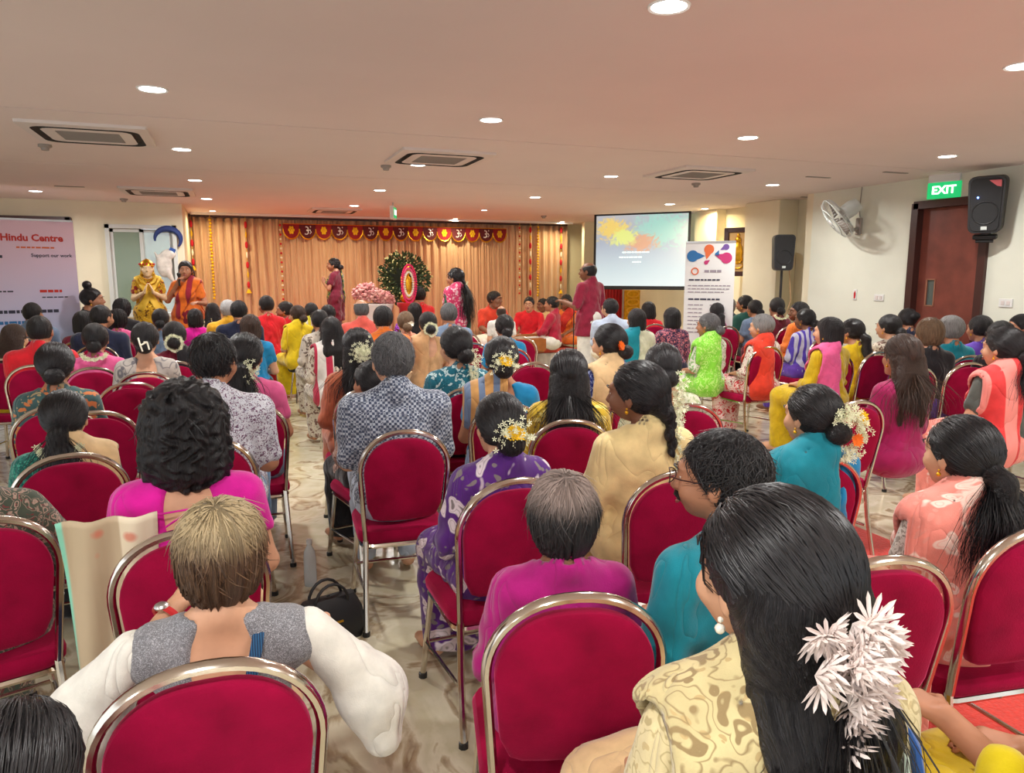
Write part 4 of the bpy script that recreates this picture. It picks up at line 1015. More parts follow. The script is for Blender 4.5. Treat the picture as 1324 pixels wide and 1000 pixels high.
# flower halo with garlanded deity
def flower_halo():
    p = at_depth(523, 361, 12.8); zc = float(p[2]); t = thing('flower_wreath', 'round dark green leaf halo with pale buds behind the pink garlanded shrine figure', 'wreath', (float(p[0]), float(p[1])+.1, zc)); r = .415
    obj('backing_disc', MB().lathe([(1e-3, -.02), (r*.82, -.02), (r*.82, .02), (1e-3, .02)], 24, axis='y').mesh(), mat('halo_dark', s2l(30, 38, 24), .9), t)
    g = random.Random(3); lf = MB(); bu = MB()
    for i in range(620):
        a = g.uniform(0, 2*PI); q = r*math.sqrt(g.uniform(.12, 1)); ln = g.uniform(.05, .11); b = a+g.uniform(-.5, .5); y = -.05-g.uniform(0, .06)
        x, z = q*math.cos(a), q*math.sin(a); dx, dz = math.cos(b)*ln, math.sin(b)*ln; w_ = ln*.22
        lf.add([(x, y, z), (x+dx*.5-dz/ln*w_, y-.02, z+dz*.5+dx/ln*w_), (x+dx, y-g.uniform(-.01, .05), z+dz), (x+dx*.5+dz/ln*w_, y-.02, z+dz*.5-dx/ln*w_)], [(0, 1, 2, 3)])
        if i % 4 == 0: bu.ball((x+dx, y-.04, z+dz), g.uniform(.008, .016), 5, (1, 1, 1), 3)
    o = obj('leaves', lf.mesh('l', False, False), M_leaf, t); o['kind'] = 'stuff'
    o = obj('pale_buds', bu.mesh('b'), mat('buds', s2l(200, 195, 130), .7), t); o['kind'] = 'stuff'
    obj('stand_pole', MB().tube([(0, .0, -r), (0, .0, SZ-zc)], .02).mesh(), M_woodf, t)
    d = thing('shrine_figure', 'small shrine figure hung with pink and white garlands before the leaf halo', 'statue', (float(p[0])-.0, float(p[1])-.22, SZ), 0)
    H = zc-SZ
    obj('pedestal', MB().lathe([(1e-3, 0), (.2, 0), (.2, .05), (.16, .1), (.15, H-.5), (.19, H-.45), (.19, H-.4), (1e-3, H-.4)], 20).mesh('p', True), M_red, d)
    f = union([ell((0, 0, H-.15), (.08, .07, .22)), ell((0, 0, H-.32), (.13, .09, .10)), (ell((0, -.01, H+.12), (.05, .05, .062)), .02), (cone((0, 0, H+.18), (0, 0, H+.27), .045, .008), .01), cone((-.09, 0, H+.02), (-.11, -.08, H-.1), .028, .02), cone((.09, 0, H+.02), (.11, -.08, H-.1), .028, .02)], .03)
    V, Fc = polygonise(f, axis(-.2, .2, .012), axis(-.15, .15, .012), axis(H-.45, H+.32, .012)); obj('figure', mesh_np('fig', V, Fc), M_gold, d)
    for k, (mm, rx, rz, n) in enumerate(((M_pink, .10, .26, 40), (M_wfl, .075, .20, 30), (mat('hot_pink', s2l(225, 40, 100), .8, noise=.2, nscale=70), .125, .32, 46))):
        q = MB()
        for i in range(n): a = 2*PI*i/n; q.ball((rx*math.cos(a), -.10-.012*k, H-.08+rz*math.sin(a)), .02, 6, (1, .8, 1), 4)
        obj('garland', q.mesh('g', True), mm, d)
    # flowers at its feet
    for i, (x, y, z, m_, nm) in enumerate(((-.16, -.3, .42, mat('violet', s2l(150, 70, 190), .8, noise=.3, nscale=40), 'bunch of violet flowers at the foot of the shrine figure'), (.22, -.32, .36, M_yel, 'bunch of yellow flowers at the foot of the shrine figure'), (.02, -.4, .32, M_ora, 'bunch of orange flowers at the foot of the shrine figure'))):
        b = MB(); g = random.Random(i)
        for k in range(60):
            a, e = g.uniform(0, 6.28), g.uniform(-.3, 1.4); R2 = .12; b.ball((R2*math.cos(a)*math.cos(e), R2*math.sin(a)*math.cos(e), R2*math.sin(e)), .026, 6, (1, 1, .7), 4)
        tt = thing('flower_bunch', nm, 'flowers', (float(p[0])+x, float(p[1])+y-.2, SZ+z-.02)); obj('blossoms', b.mesh('b', True), m_, tt)['kind'] = 'stuff'; obj('vase', MB().lathe([(1e-3, -z+.02), (.07, -z+.02), (.09, -.15), (.05, -.05), (.07, 0)], 14).mesh('v', True), M_gold, tt)
flower_halo()
# pink flower heap on white pedestal
p = at_depth(483, 384, 12.5); t = thing('flower_arrangement', 'large dusty pink flower heap on a white curved pedestal', 'flowers', (float(p[0]), float(p[1]), SZ)); zt = float(p[2])-SZ
obj('pedestal', MB().lathe([(1e-3, 0), (.36, 0), (.32, .1), (.27, zt-.35), (.34, zt-.12), (1e-3, zt-.1)], 24).mesh('p', True), mat('ped_white', s2l(214, 212, 208), .6), t)
g = random.Random(9); q = MB(); q2 = MB()
for i in range(520):
    a, e = g.uniform(0, 2*PI), math.asin(g.uniform(-.5, 1)); rr = g.uniform(.85, 1.05); c = (.34*rr*math.cos(a)*math.cos(e)*(1.0), .24*rr*math.sin(a)*math.cos(e), zt+.0+.17*rr*math.sin(e)-.06*math.cos(a))
    (q if i % 2 else q2).ball(c, g.uniform(.022, .038), 6, (1, 1, .6+g.random()*.5), 4)
obj('dusty_pink_blossoms', q.mesh('b', True), mat('dusty', s2l(214, 158, 150), .85, noise=.25, nscale=50), t)['kind'] = 'stuff'; obj('deep_pink_blossoms', q2.mesh('b', True), mat('dusty2', s2l(186, 118, 116), .85, noise=.25, nscale=50), t)['kind'] = 'stuff'
# red cloth and golden umbrella at the wall under the screen
p = at_y(786, 390, 14.25); q = MB(); V = []; F = []; n = 60
for i in range(n+1):
    x = -.33+.66*i/n; V += [(x, .035*math.sin(i*.9), 0), (x, .03*math.sin(i*.9+.3), 1.42)]
for i in range(n): F.append((2*i, 2*i+2, 2*i+3, 2*i+1))
t = thing('red_backdrop_cloth', 'red pleated cloth hanging on a rail below the projection screen', 'cloth', (float(p[0]), 14.25, 0)); o = obj('pleats', q.add(V, F).mesh('c', True, False), M_red, t); o.modifiers.new('s', 'SOLIDIFY').thickness = .006
obj('rail', MB().tube([(-.38, 0, 1.42), (.38, 0, 1.42)], .012).mesh(), M_steel, t)
for x in (-.38, .38): obj('post', MB().tube([(x, 0, 0), (x, 0, 1.42)], .014).mesh(), M_steel, t)
p = at_x(817, 395, 7.85); t = thing('golden_shrine_screen', 'carved golden shrine panel standing beside the red cloth', 'ornament', (float(p[0]), float(p[1]), 0))
q = MB(); q.box((0, 0, .7), (.36, .06, 1.3), bev=.01)
obj('panel', q.mesh(), M_gold, t); q = MB()
for k in range(7): q.tube([(.14*math.cos(a), -.04, .25+.17*k+.07*math.sin(a)) for a in [2*PI*i/12 for i in range(12)]], .018, 5, closed=True)
obj('relief', q.mesh('r', True), mat('gold_bright', s2l(235, 180, 60), .4, .6), t); obj('foot', MB().box((0, 0, .025), (.44, .3, .05), bev=.01).mesh(), M_gold, t)
# round conch and peacock-feather emblem on the rear wall
p = at_y(216, 318, YB-.05); t = thing('wall_emblem', 'blue crescent and pearly conch emblem on the window behind the statue', 'ornament', tuple(p))
obj('blue_crescent', MB().tube([(.19*math.cos(a)+.02, -.01, .10+.17*math.sin(a)) for a in np.linspace(-.7, 3.3, 18)], [.012+.045*math.sin(PI*(i+.5)/18) for i in range(18)], 8, flat=.9).mesh('c', True), mat('navy', s2l(36, 58, 118), .5), t)
obj('blue_diamond', MB().prism([(.05, -.02), (.13, -.06), (.09, -.14), (.01, -.09)], -.03, .02).mesh(), mat('navy2', s2l(40, 80, 150), .5), t)
f = union([ell((-.06, 0, -.30), (.12, .05, .20)), ell((.02, 0, -.13), (.11, .045, .08)), cone((-.02, 0, -.4), (.08, 0, -.62), .06, .015), cone((-.14, 0, -.2), (-.19, 0, -.1), .03, .01)], .03); V, Fc = polygonise(f, axis(-.26, .2, .014), axis(-.08, .08, .014), axis(-.68, -.02, .014))
obj('conch', mesh_np('conch', V, Fc), mat('pearl', s2l(206, 200, 190), .35, noise=.2, nscale=14), t)
# harmonium, drum
def harmonium():
    p = at_depth(683, 430, 12.5); t = thing('harmonium', 'brown wooden harmonium on the stage in front of the musicians', 'harmonium', (float(p[0]), float(p[1]), SZ), R_(8)); m = mat('honey_wood', s2l(150, 88, 40), .4, noise=.2, nscale=12)
    obj('case', MB().box((0, 0, .12), (.5, .26, .24), bev=.01).mesh(), m, t); obj('bellows', MB().box((0, -.15, .14), (.46, .03, .2)).box((0, -.18, .14), (.44, .02, .18)).box((0, -.2, .14), (.46, .02, .2)).mesh(), m, t)
    k = MB()
    for i in range(21): k.box((-.2+.02*i, .04, .25), (.016, .12, .014))
    obj('keys', k.mesh(), M_white, t); obj('lid', MB().box((0, .14, .27), (.5, .02, .06)).mesh(), m, t)
    kn = MB()
    for i in range(6): kn.ball((-.2+.08*i, -.135, .2), .014, 6)
    obj('stop_knobs', kn.mesh(), M_white, t)
harmonium()
p = at_depth(630, 420, 12.9); t = thing('hand_drum', 'white drum lying on the stage before the man in orange', 'drum', (float(p[0])-.05, float(p[1]), SZ)); obj('shell', MB().lathe([(.09, -.26), (.13, -.1), (.14, 0), (.12, .12), (.08, .26)], 18, (0, 0, .14), 'x').mesh('s', True), mat('drum_shell', s2l(225, 215, 195), .6), t)
for s in (-1, 1): obj('drum_head', MB().lathe([(1e-3, .262*s), (.09, .262*s), (.092, .25*s)], 16, (0, 0, .14), 'x').mesh('h', True), mat('drumskin', s2l(60, 50, 45), .8), t)
# microphone stand on the stage
for px_, py_, lab in ((742, 405, 'thin microphone stand beside the seated musicians'), (762, 400, 'thin microphone stand behind the standing man')):
    p = at_depth(px_, py_, 12.8); t = thing('microphone_stand', lab, 'microphone stand', (float(p[0]), float(p[1]), SZ)); h = float(p[2])-SZ+.15
    obj('pole', MB().tube([(0, 0, .02), (0, 0, h)], .01, 6).mesh(), M_black, t); obj('base', MB().lathe([(1e-3, 0), (.13, 0), (.12, .02), (1e-3, .025)], 16).mesh(), M_black, t)
    obj('boom', MB().tube([(0, 0, h), (-.25, -.05, h+.05)], .008, 6).mesh(), M_black, t); obj('microphone', MB().lathe([(.012, -.06), (.016, 0), (.026, .02), (.024, .05), (1e-3, .06)], 10, (-.26, -.05, h+.05)).mesh('m', True), M_black, t)
# ---------------------------------------------------------------- golden welcoming statue
def statue():
    p = at_depth(192, 372, 10.2); J = joints('stand', True, {'L': ((-.2, .02, .74), (-.06, .19, .83), dict(d=(.3, .25, .9), n=(1, 0, 0), curl=.1)), 'R': ((.2, .02, .74), (.06, .19, .83), dict(d=(-.3, .25, .9), n=(-1, 0, 0), curl=.1))})
    V, Fc = make_body(J); hh = 1.83; s = 1.0; th = math.atan2(p[0], p[1])
    t = thing('goddess_statue', 'golden welcoming statue with folded hands beside the hosting woman', 'statue', (float(p[0]), float(p[1]), .12+.155*.96), -th+PI, scale=.96)
    rs = thing('floor_riser', 'low dark wooden riser under the golden statue and hosting woman', 'platform', (float(p[0])+.25, float(p[1]), 0), -th); obj('riser_deck', MB().box((0, 0, .06), (1.7, .9, .12), bev=.008).mesh(), M_woodf, rs)
    obj('body', mesh_np('statue', V, Fc), mat('statue_skin', s2l(238, 205, 160), .45), t)
    obj('pedestal', MB().lathe([(1e-3, -.155), (.34, -.155), (.34, -.10), (.28, -.06), (.28, -.01), (1e-3, 0)], 28).mesh('p', True), M_gold, t)
    obj('golden_skirt', cloth_mesh('sk', skirt_fn(J, .05), J), fabric('statue_gold', s2l(206, 158, 30), 'print', s2l(120, 80, 10), s2l(240, 205, 80), 20), t)
    obj('golden_bodice', cloth_mesh('bd', top_fn(J, .5, .012, 'round', .76), J, .012), fabric('statue_gold2', s2l(214, 165, 40), 'print', s2l(150, 40, 30), s2l(90, 50, 20), 18), t)
    for s_ in 'LR': obj('golden_shawl', cloth_mesh('dr', drape_fn(J, s_, off=.035, wdt=.06), J, .013), mat('statue_shawl', s2l(226, 184, 60), .5, .3), t)
    c = J['head']; hp, hr = head_place(J, 0)
    h = bpy.data.objects.new('head_dress', None); link(h, t); h.location = hp
    obj('hair', hair_mesh('long', 3), mat('statue_hair', s2l(220, 180, 60), .5, .3), h)
    obj('crown', MB().lathe([(.088, .03), (.10, .045), (.096, .07), (.075, .10), (.05, .125), (.02, .14), (1e-3, .15)], 20).mesh('cr', True), M_gold, h)
    cr = MB()
    for k in range(12): a = 2*PI*k/12; cr.ball((.095*math.cos(a), .1*math.sin(a), .07), .014, 6)
    obj('crown_beads', cr.mesh('b', True), M_rfl, h)
    q = MB()
    for rr, zz in ((.09, -.13), (.12, -.2), (.14, -.28)):
        for k in range(16): a = PI*k/15; q.ball((rr*math.cos(a), .06+rr*.55*math.sin(a), zz+.06-.08*math.sin(a)), .011, 6, (1, 1, 1), 4)
    obj('necklaces', q.mesh('n', True), M_gold, h)
statue()
# ---------------------------------------------------------------- banquet chair
def velvet():
    m, t, b = nt('crimson_velvet'); L = t.links.new; tc = N(t, 'ShaderNodeTexCoord'); n = N(t, 'ShaderNodeTexNoise', Scale=7.0, Detail=4.0); L(tc.outputs['Object'], n.inputs['Vector'])
    L(ramp(t, n.outputs['Fac'], [(.3, s2l(124, 2, 43)), (.7, s2l(158, 5, 58))]), b.inputs['Base Color']); b.inputs['Roughness'].default_value = .9
    b.inputs['Sheen Weight'].default_value = .6; b.inputs['Sheen Roughness'].default_value = .35; b.inputs['Sheen Tint'].default_value = (1, .12, .3, 1); b.inputs['Specular IOR Level'].default_value = .15
    n2 = N(t, 'ShaderNodeTexNoise', Scale=220.0); L(tc.outputs['Object'], n2.inputs['Vector']); bump(t, b, n2.outputs['Fac'], .25, .004)
    return m
M_velvet = velvet(); CH = {}
M_chf = mat('chair_chrome', (.66, .61, .54), .15, 1)
by = lambda z: -.195-(z-.46)*.17
def arch(hw0, hw1, zs, zt, n=12, ex=2.15, zb=.44):
    """outline from lower left over the top to lower right"""
    L_ = [(-(hw0+(hw1-hw0)*(z-zb)/(zs-zb)), z) for z in np.linspace(zb, zs, 5)]
    top = [(-hw1*abs(math.cos(a))**(2/ex)*(1 if math.cos(a) > 0 else -1), zs+(zt-zs)*abs(math.sin(a))**(2/ex)) for a in np.linspace(0, PI, 2*n+1)][1:-1]
    return L_+top+[(-x, z) for x, z in L_[::-1]]
def build_chair_meshes():
    a = arch(.182, .205, .78, .97)
    pts = [(x, by(z), z) for x, z in a]
    CH['back_frame'] = MB().tube(pts, .0155, 8, flat=.8).mesh('back_frame', True)
    def pad(o, zb, yo, th, bul):
        m = MB(); cx, cz = 0, (zb+.94)/2; n = len(o); V = []; F = []
        lv = [(0, 0)]+[(1, s) for s in ()]
        rings = [(1.0, -th*.3), (.985, -th*.5), (.93, -th*.5-bul*.45), (.75, -th*.5-bul*.85), (.4, -th*.5-bul)]
        seq = [(s, y) for s, y in rings[::-1]]+[(s, -y) for s, y in rings]
        for s, y in seq: V += [(cx+(x-cx)*s, by(cz+(z-cz)*s)+yo+y, cz+(z-cz)*s) for x, z in o]
        for i in range(len(seq)-1):
            for k in range(n): F.append((i*n+k, i*n+(k+1) % n, (i+1)*n+(k+1) % n, (i+1)*n+k))
        V += [(cx, by(cz)+yo+seq[0][1]*1.03, cz), (cx, by(cz)+yo+seq[-1][1]*1.03, cz)]; c = len(V)-2
        F += [(k, c, (k+1) % n) for k in range(n)]+[((len(seq)-1)*n+k, (len(seq)-1)*n+(k+1) % n, c+1) for k in range(n)]
        return m.add(V, F)
    o = arch(.168, .186, .77, .943, zb=.55)
    o = [(x*(1-.12*max(0, (.58-z)/.03)*(abs(x) > .1)), z-.006*math.exp(-(x/.07)**2)*(z > .85)) for x, z in o]
    low = [(.12, .537), (.06, .532), (0, .53), (-.06, .532), (-.12, .537)]
    CH['backrest'] = pad(o+low, .55, 0, .034, .012).mesh('backrest', True)
    s = MB(); R = lambda hx, hy, z, r=.07: [(a, b+.02, z) for a, b in rrect(hx, hy, r, 5)]
    st = loop_strip([R(.03, .03, .412, .02), R(.20, .205, .415), R(.212, .217, .43), R(.214, .219, .455), R(.205, .21, .475), R(.17, .175, .485), R(.08, .08, .488, .04), R(.01, .01, .488, .005)])
    CH['seat'] = st.mesh('seat', True)
    CH['seat_frame'] = MB().tube([(a, b+.02, .402) for a, b in rrect(.195, .2, .05, 4)], .012, 6, closed=True).mesh('sf', True)
    CH['front_leg'] = MB().tube([(.185, .19, .40), (.2, .215, .2), (.215, .24, .012)], .0125, 8).mesh('leg', True)
    CH['front_leg2'] = MB().tube([(-.185, .19, .40), (-.2, .215, .2), (-.215, .24, .012)], .0125, 8).mesh('leg', True)
    CH['rear_leg'] = MB().tube([(.182, -.19, .44), (.19, -.215, .25), (.20, -.27, .012)], .0135, 8).mesh('leg', True)
    CH['rear_leg2'] = MB().tube([(-.182, -.19, .44), (-.19, -.215, .25), (-.20, -.27, .012)], .0135, 8).mesh('leg', True)
    CH['foot'] = MB().lathe([(1e-3, 0), (.018, 0), (.018, .02), (.013, .022)], 8).mesh('foot')
    CH['stretcher'] = MB().tube([(-.2, .218, .17), (.2, .218, .17)], .008, 6).mesh('st', True)
    CH['side_stretcher'] = MB().tube([(.194, -.2, .2), (.203, .218, .17)], .008, 6).mesh('st', True); CH['side_stretcher2'] = MB().tube([(-.194, -.2, .2), (-.203, .218, .17)], .008, 6).mesh('st', True)
build_chair_meshes()
chair_count = 0
def chair(x, y, rz, lab, near=True):
    global chair_count
    t = thing('banquet_chair', lab, 'chair', (x, y, 0), rz, 'crimson banquet chairs')
    for nm in ('back_frame', 'backrest', 'seat', 'seat_frame', 'stretcher', 'side_stretcher', 'side_stretcher2'): obj(nm.rstrip('2'), CH[nm], M_velvet if nm in ('backrest', 'seat') else M_chf, t)
    for nm, fx, fy in (('front_leg', .215, .24), ('front_leg2', -.215, .24), ('rear_leg', .2, -.27), ('rear_leg2', -.2, -.27)):
        l = obj('leg', CH[nm], M_chf, t); obj('foot_cap', CH['foot'], M_black, l, (fx, fy, 0))
    chair_count += 1; return t
# ---------------------------------------------------------------- people
SKIN = {'m': (176, 122, 92), 'l': (206, 156, 124), 'd': (128, 84, 60), 'f': (216, 172, 142), 'dd': (104, 66, 48)}
def skin(k):
    key = 'skin_'+k
    if key in MATS: return MATS[key]
    m, t, b = nt(key); c = s2l(*SKIN[k]); tc = N(t, 'ShaderNodeTexCoord'); n = N(t, 'ShaderNodeTexNoise', Scale=16.0, Detail=4.0); t.links.new(tc.outputs['Object'], n.inputs['Vector'])
    t.links.new(ramp(t, n.outputs['Fac'], [(.3, tuple(v*.86 for v in c)), (.7, tuple(min(1, v*1.08) for v in c))]), b.inputs['Base Color'])
    b.inputs['Roughness'].default_value = .5; b.inputs['Subsurface Weight'].default_value = .0; b.inputs['Specular IOR Level'].default_value = .4
    MATS[key] = m; return m
HAIRM = {'b': hair_mat('black', (.004, .0035, .004), (.021, .018, .020)), 'g': hair_mat('grey', (.10, .10, .10), (.42, .41, .40), .55), 'sp': hair_mat('salt', (.02, .02, .022), (.20, .20, .205), .5),
         'br': hair_mat('brown', s2l(70, 50, 36), s2l(140, 112, 84), .45), 'db': hair_mat('darkbrown', s2l(34, 24, 20), s2l(78, 56, 44), .45), 'w': hair_mat('white', (.35, .34, .34), (.7, .68, .66), .6),
         'gt': hair_mat('greytop', (.012, .011, .012), (.05, .045, .045), .5, top=s2l(150, 132, 124)), 'brt': hair_mat('browntop', s2l(58, 42, 32), s2l(120, 90, 66), .45, top=s2l(168, 148, 112))}
def petals(pts, size, n=6, seed=0, long_=1.0, outward=None, cup=.5, wd=1.0):
    """little flowers with real petals at the given points"""
    g = random.Random(seed); m = MB()
    for i, p in enumerate(pts):
        p = Vector(p); o = (Vector(outward[i]) if outward else Vector((g.uniform(-.6, .6), -1, g.uniform(-.4, .8)))).normalized()
        u = o.orthogonal().normalized(); v = o.cross(u); s = size*g.uniform(.8, 1.2); a0 = g.uniform(0, 6)
        for k in range(n):
            a = a0+2*PI*k/n; d = u*math.cos(a)+v*math.sin(a); e = u*-math.sin(a)+v*math.cos(a)
            L_ = s*long_*g.uniform(.85, 1.15)
            f = lambda t, w_: (p+d*L_*t+o*L_*cup*t*.8+e*s*w_*wd)
            m.add([f(0, 0), f(.45, .17), f(.85, .16), f(1.05, 0), f(.85, -.16), f(.45, -.17), p+d*L_*.6+o*L_*cup*.35], [(0, 1, 6), (1, 2, 6), (2, 3, 6), (3, 4, 6), (4, 5, 6), (5, 0, 6)])
    return m.mesh('petals', False, False)
FLW = {}
def flower_mesh(kind):
    if kind in FLW: return FLW[kind]
    g = random.Random(5)
    if kind == 'string':      # jasmine string curved under the bun
        pts = [(.075*math.sin(a)+g.uniform(-.008, .008), -.118-.028*math.cos(a)+g.uniform(-.008, .008), -.085+.035*math.cos(a*1.2)*-1+g.uniform(-.008, .008)) for a in np.linspace(-1.3, 1.3, 90)]
    elif kind == 'side':      # cluster hanging at one side
        pts = [(.045+g.gauss(0, .016), -.13+g.gauss(0, .010), -.02-.10*i/60+g.gauss(0, .014)) for i in range(130)]
    elif kind == 'round':
        pts = [(.0+g.gauss(0, .026), -.135+g.gauss(0, .010), -.0+g.gauss(0, .022)) for i in range(140)]
    elif kind == 'ring':      # full ring round a bun
        pts = [(.055*math.cos(a)+g.uniform(-.007, .007), -.128+g.uniform(-.01, .01), -.035+.055*math.sin(a)+g.uniform(-.007, .007)) for a in np.linspace(0, 2*PI, 90)]
    elif kind == 'hang':      # long double string hanging beside a braid
        pts = [(.03+.018*math.sin(i*.25)+g.gauss(0, .008), -.14+g.gauss(0, .006), -.04-.0017*i) for i in range(130)]
    elif kind == 'big':       # thick jasmine crescent
        pts = [((.035+.05*g.random())*math.cos(a)+.035, -.135+g.gauss(0, .014), -.035+(.05+.05*g.random())*math.sin(a)) for a in np.linspace(-2.0, 2.6, 260)]
    elif kind == 'one':
        pts = [(.035, -.13, 0)]
    FLW[kind] = petals(pts, .0105 if kind != 'one' else .03, 5 if kind != 'one' else 12, 3)
    return FLW[kind]
BODY, GAR = {}, {}
def jkey(pose, fem): return (pose, fem)
def get_body(pose, fem, turn, nod=0):
    key = (pose, fem)
    if key not in BODY:
        J = joints(pose, fem); BODY[key] = (J,)+make_body(J)
    J, V, Fc = BODY[key]; k2 = key+(round(math.degrees(turn)/15)*15, nod)
    if k2 not in BODY: BODY[k2] = mesh_np('body', turn_head(V, J, R_(k2[2]), nod), Fc)
    return J, BODY[k2], R_(k2[2])
def garment(J, key, fn, h=.016, cache=True):
    k = (J['pose'], J['fem'])+key
    if cache and k in GAR: return GAR[k]
    me = cloth_mesh('garment', fn(), J, h)
    if cache: GAR[k] = me
    return me
EYE = MB().ball((0, 0, 0), .0120, 12, m=8).mesh('eye', True); IRIS = MB().ball((0, .0070, 0), .0062, 10, m=6).mesh('iris', True)
LID = MB().ball((0, -.001, .0035), .0128, 12, m=8).mesh('lid', True)
BROW = MB().tube([(-.018, -.003, -.002), (-.008, .003, .003), (.006, .003, .003), (.02, -.006, -.004)], [.0015, .0032, .003, .001], 6, flat=.7).mesh('brow', True)
LIPS = MB().tube([(-.024, -.012, -.001), (-.012, -.002, .003), (0, .002, .001), (.012, -.002, .003), (.024, -.012, -.001)], [.001, .004, .004, .004, .001], 6).tube([(-.022, -.012, -.003), (-.01, -.001, -.008), (.01, -.001, -.008), (.022, -.012, -.003)], [.001, .005, .005, .001], 6).mesh('lips', True)
STACHE = MB().tube([(-.03, -.014, -.008), (-.016, -.001, .001), (0, .003, .004), (.016, -.001, .001), (.03, -.014, -.008)], [.002, .006, .006, .006, .002], 6, flat=.8).mesh('moustache', True)
EARR = MB().ball((0, 0, -.012), .007, 8).ball((0, 0, 0), .004, 6).mesh('earring', True)
M_eye = mat('eye_white', s2l(225, 218, 210), .25); M_iris = mat('iris', (.02, .01, .006), .15); M_lip = mat('lips', s2l(150, 72, 66), .45); M_pearl = mat('pearl_earring', s2l(230, 225, 210), .2, coat=.5)
def face(h, sk, beard=False, lips=M_lip, brow='b'):
    for s in (-1, 1):
        e = obj('eye', EYE, M_eye, h, (s*.030, .0765, .009)); obj('iris', IRIS, M_iris, e); obj('eyelid', LID, sk, e)
        obj('eyebrow', BROW, HAIRM[brow], h, (s*.031, .0955, .031), (0, 0, R_(-16*s)), (s, 1, 1))
    obj('lips', LIPS, lips, h, (0, .0975, -.0535))
    if beard: obj('moustache', STACHE, HAIRM['b'], h, (0, .099, -.043))
PEOPLE = []
LOCKS = {}
def lock_mesh(style, spec):
    if spec: return strands(**spec)
    if style not in LOCKS:
        tails = {'ponytail': [(0, -.135, -.05), (.005, -.15, -.16), (.01, -.13, -.32)], 'long': [(0, -.11, -.08), (0, -.125, -.2), (0, -.12, -.37)]}
        if style in ('bun', 'highbun', 'topknot', 'braid', 'ponytail', 'long', 'longback'):
            tie = {'highbun': (0, -.115, .045), 'topknot': (0, -.04, .14), 'long': (0, -.10, -.05)}.get(style, (0, -.115, -.03))
            LOCKS[style] = strands('pulled', 1000, 3, tie, .0012, tail=tails.get(style), spread={'long': .13}.get(style, .07))
        elif style == 'curly': LOCKS[style] = strands('crown', 1100, 3, rad=.0018, length=.20, lift=.012, scl=(.100, .114, .108))
        else: LOCKS[style] = strands('crown', 1100 if style not in ('crop', 'fringe') else 500, 3, rad=.0013, length={'bob': .17, 'wavy': .13}.get(style, .05), lift={'wavy': .008, 'bob': .004}.get(style, .002), scl=(.087, .106, .098) if style in ('bob', 'wavy') else (.081, .101, .096))
    return LOCKS[style]
QUEUE = []
def person(*a, **k): QUEUE.append((a, k))
def build_person(hx, hy, rel, hrel, d, fem=True, top=None, sleeve=.6, neck='round', low=None, lowk='skirt', hair=('bun', 'b'), sk='m', drape=None, z=None, hh=None, pose='sit', base=0.0,
           flower=None, flm=None, seat=True, arms=None, fine=False, bottom=.52, loose=.012, seed=0, ear=False, beard=False, extra=None, chair_at=None, nod=0, strand=None, cat='person', scale=None, flare=1):
    W = at_depth(hx, hy, z)
    th = math.atan2(W[0], W[1]); nomz = {'sit': 1.122, 'stand': 1.542, 'cross': .712}[pose]
    s = scale or (float(W[2])-base)/nomz; yaw = -th+R_(rel); turn = R_(hrel-rel)
    if arms or fine:
        J = joints(pose, fem, arms); V, Fc = make_body(J, fine); me = mesh_np('body', turn_head(V, J, turn, nod), Fc); cache = not arms
    else: J, me, turn = get_body(pose, fem, turn, nod); cache = True
    hp, hr = head_place(J, turn, nod); c, sn = math.cos(yaw), math.sin(yaw)
    x, y = float(W[0])-s*(c*hp[0]-sn*hp[1]), float(W[1])-s*(sn*hp[0]+c*hp[1])
    bz = float(W[2])-s*hp[2] if scale else base
    t = thing('person', d, cat, (x, y, bz), yaw, scale=s)
    obj('body', me, skin(sk), t)
    ck = 'fine' if fine else ''
    hG = .013 if fine else .0175
    tf = lambda: top_fn(J, sleeve, loose, neck, bottom, flare)
    nm = 'shirt' if not fem else ('kurta' if sleeve > .7 else 'blouse')
    if top is not None: obj(nm, garment(J, ('top', sleeve, neck, bottom, loose, flare, ck), tf, hG, cache), top, t)
    if low is not None: obj('trousers' if lowk == 'trousers' else 'skirt', garment(J, (lowk,), (lambda: trousers_fn(J)) if lowk == 'trousers' else (lambda: skirt_fn(J)), .021, cache), low, t)
    if drape: obj('shoulder_drape', garment(J, ('drape', drape[0], ck)+tuple(drape[2:]), lambda: drape_fn(J, drape[0], wdt=drape[2] if len(drape) > 2 else .085), .012, cache), drape[1], t)
    h = bpy.data.objects.new('head_details', None); link(h, t); h.location = hp; h.rotation_euler = hr; h.scale = (1.07,)*3; hs = 1.05 if fem else 1.01
    if hair: obj('hair', hair_mesh(hair[0], hair[2] if len(hair) > 2 else seed % 2, .0045 if fine else .0065), HAIRM[hair[1]], h, scale=hs)
    if strand or (hair and z < 5.2): obj('loose_locks', lock_mesh(hair[0], strand), HAIRM[hair[1]], h, scale=hs)
    if flower: obj('hair_flowers', flower_mesh(flower), flm or M_jas, h, scale=1.06)
    vis = abs(hrel)
    if vis > 38: face(h, skin(sk), beard)
    if fem and (ear or vis > 38):
        for s_ in (-1, 1): obj('earring', EARR, M_pearl if ear else M_gold, h, (s_*.083, -.004, -.036))
    if extra: extra(t, h, J)
    PEOPLE.append((t, x, y, yaw, d))
    if seat == 'stool': stool(x, y, yaw, 'plain black stool under the '+d)
    elif seat and pose == 'sit':
        lab = 'banquet chair under the '+d if not chair_at else 'banquet chair of the '+d
        if chair_at:
            q = at_z(chair_at[0], chair_at[1], .97); ty = -math.atan2(q[0], q[1])+R_(chair_at[2]); chair(float(q[0])-math.sin(ty)*.28, float(q[1])+math.cos(ty)*.28, ty, lab)
        else: chair(x, y, yaw, lab)
    return t
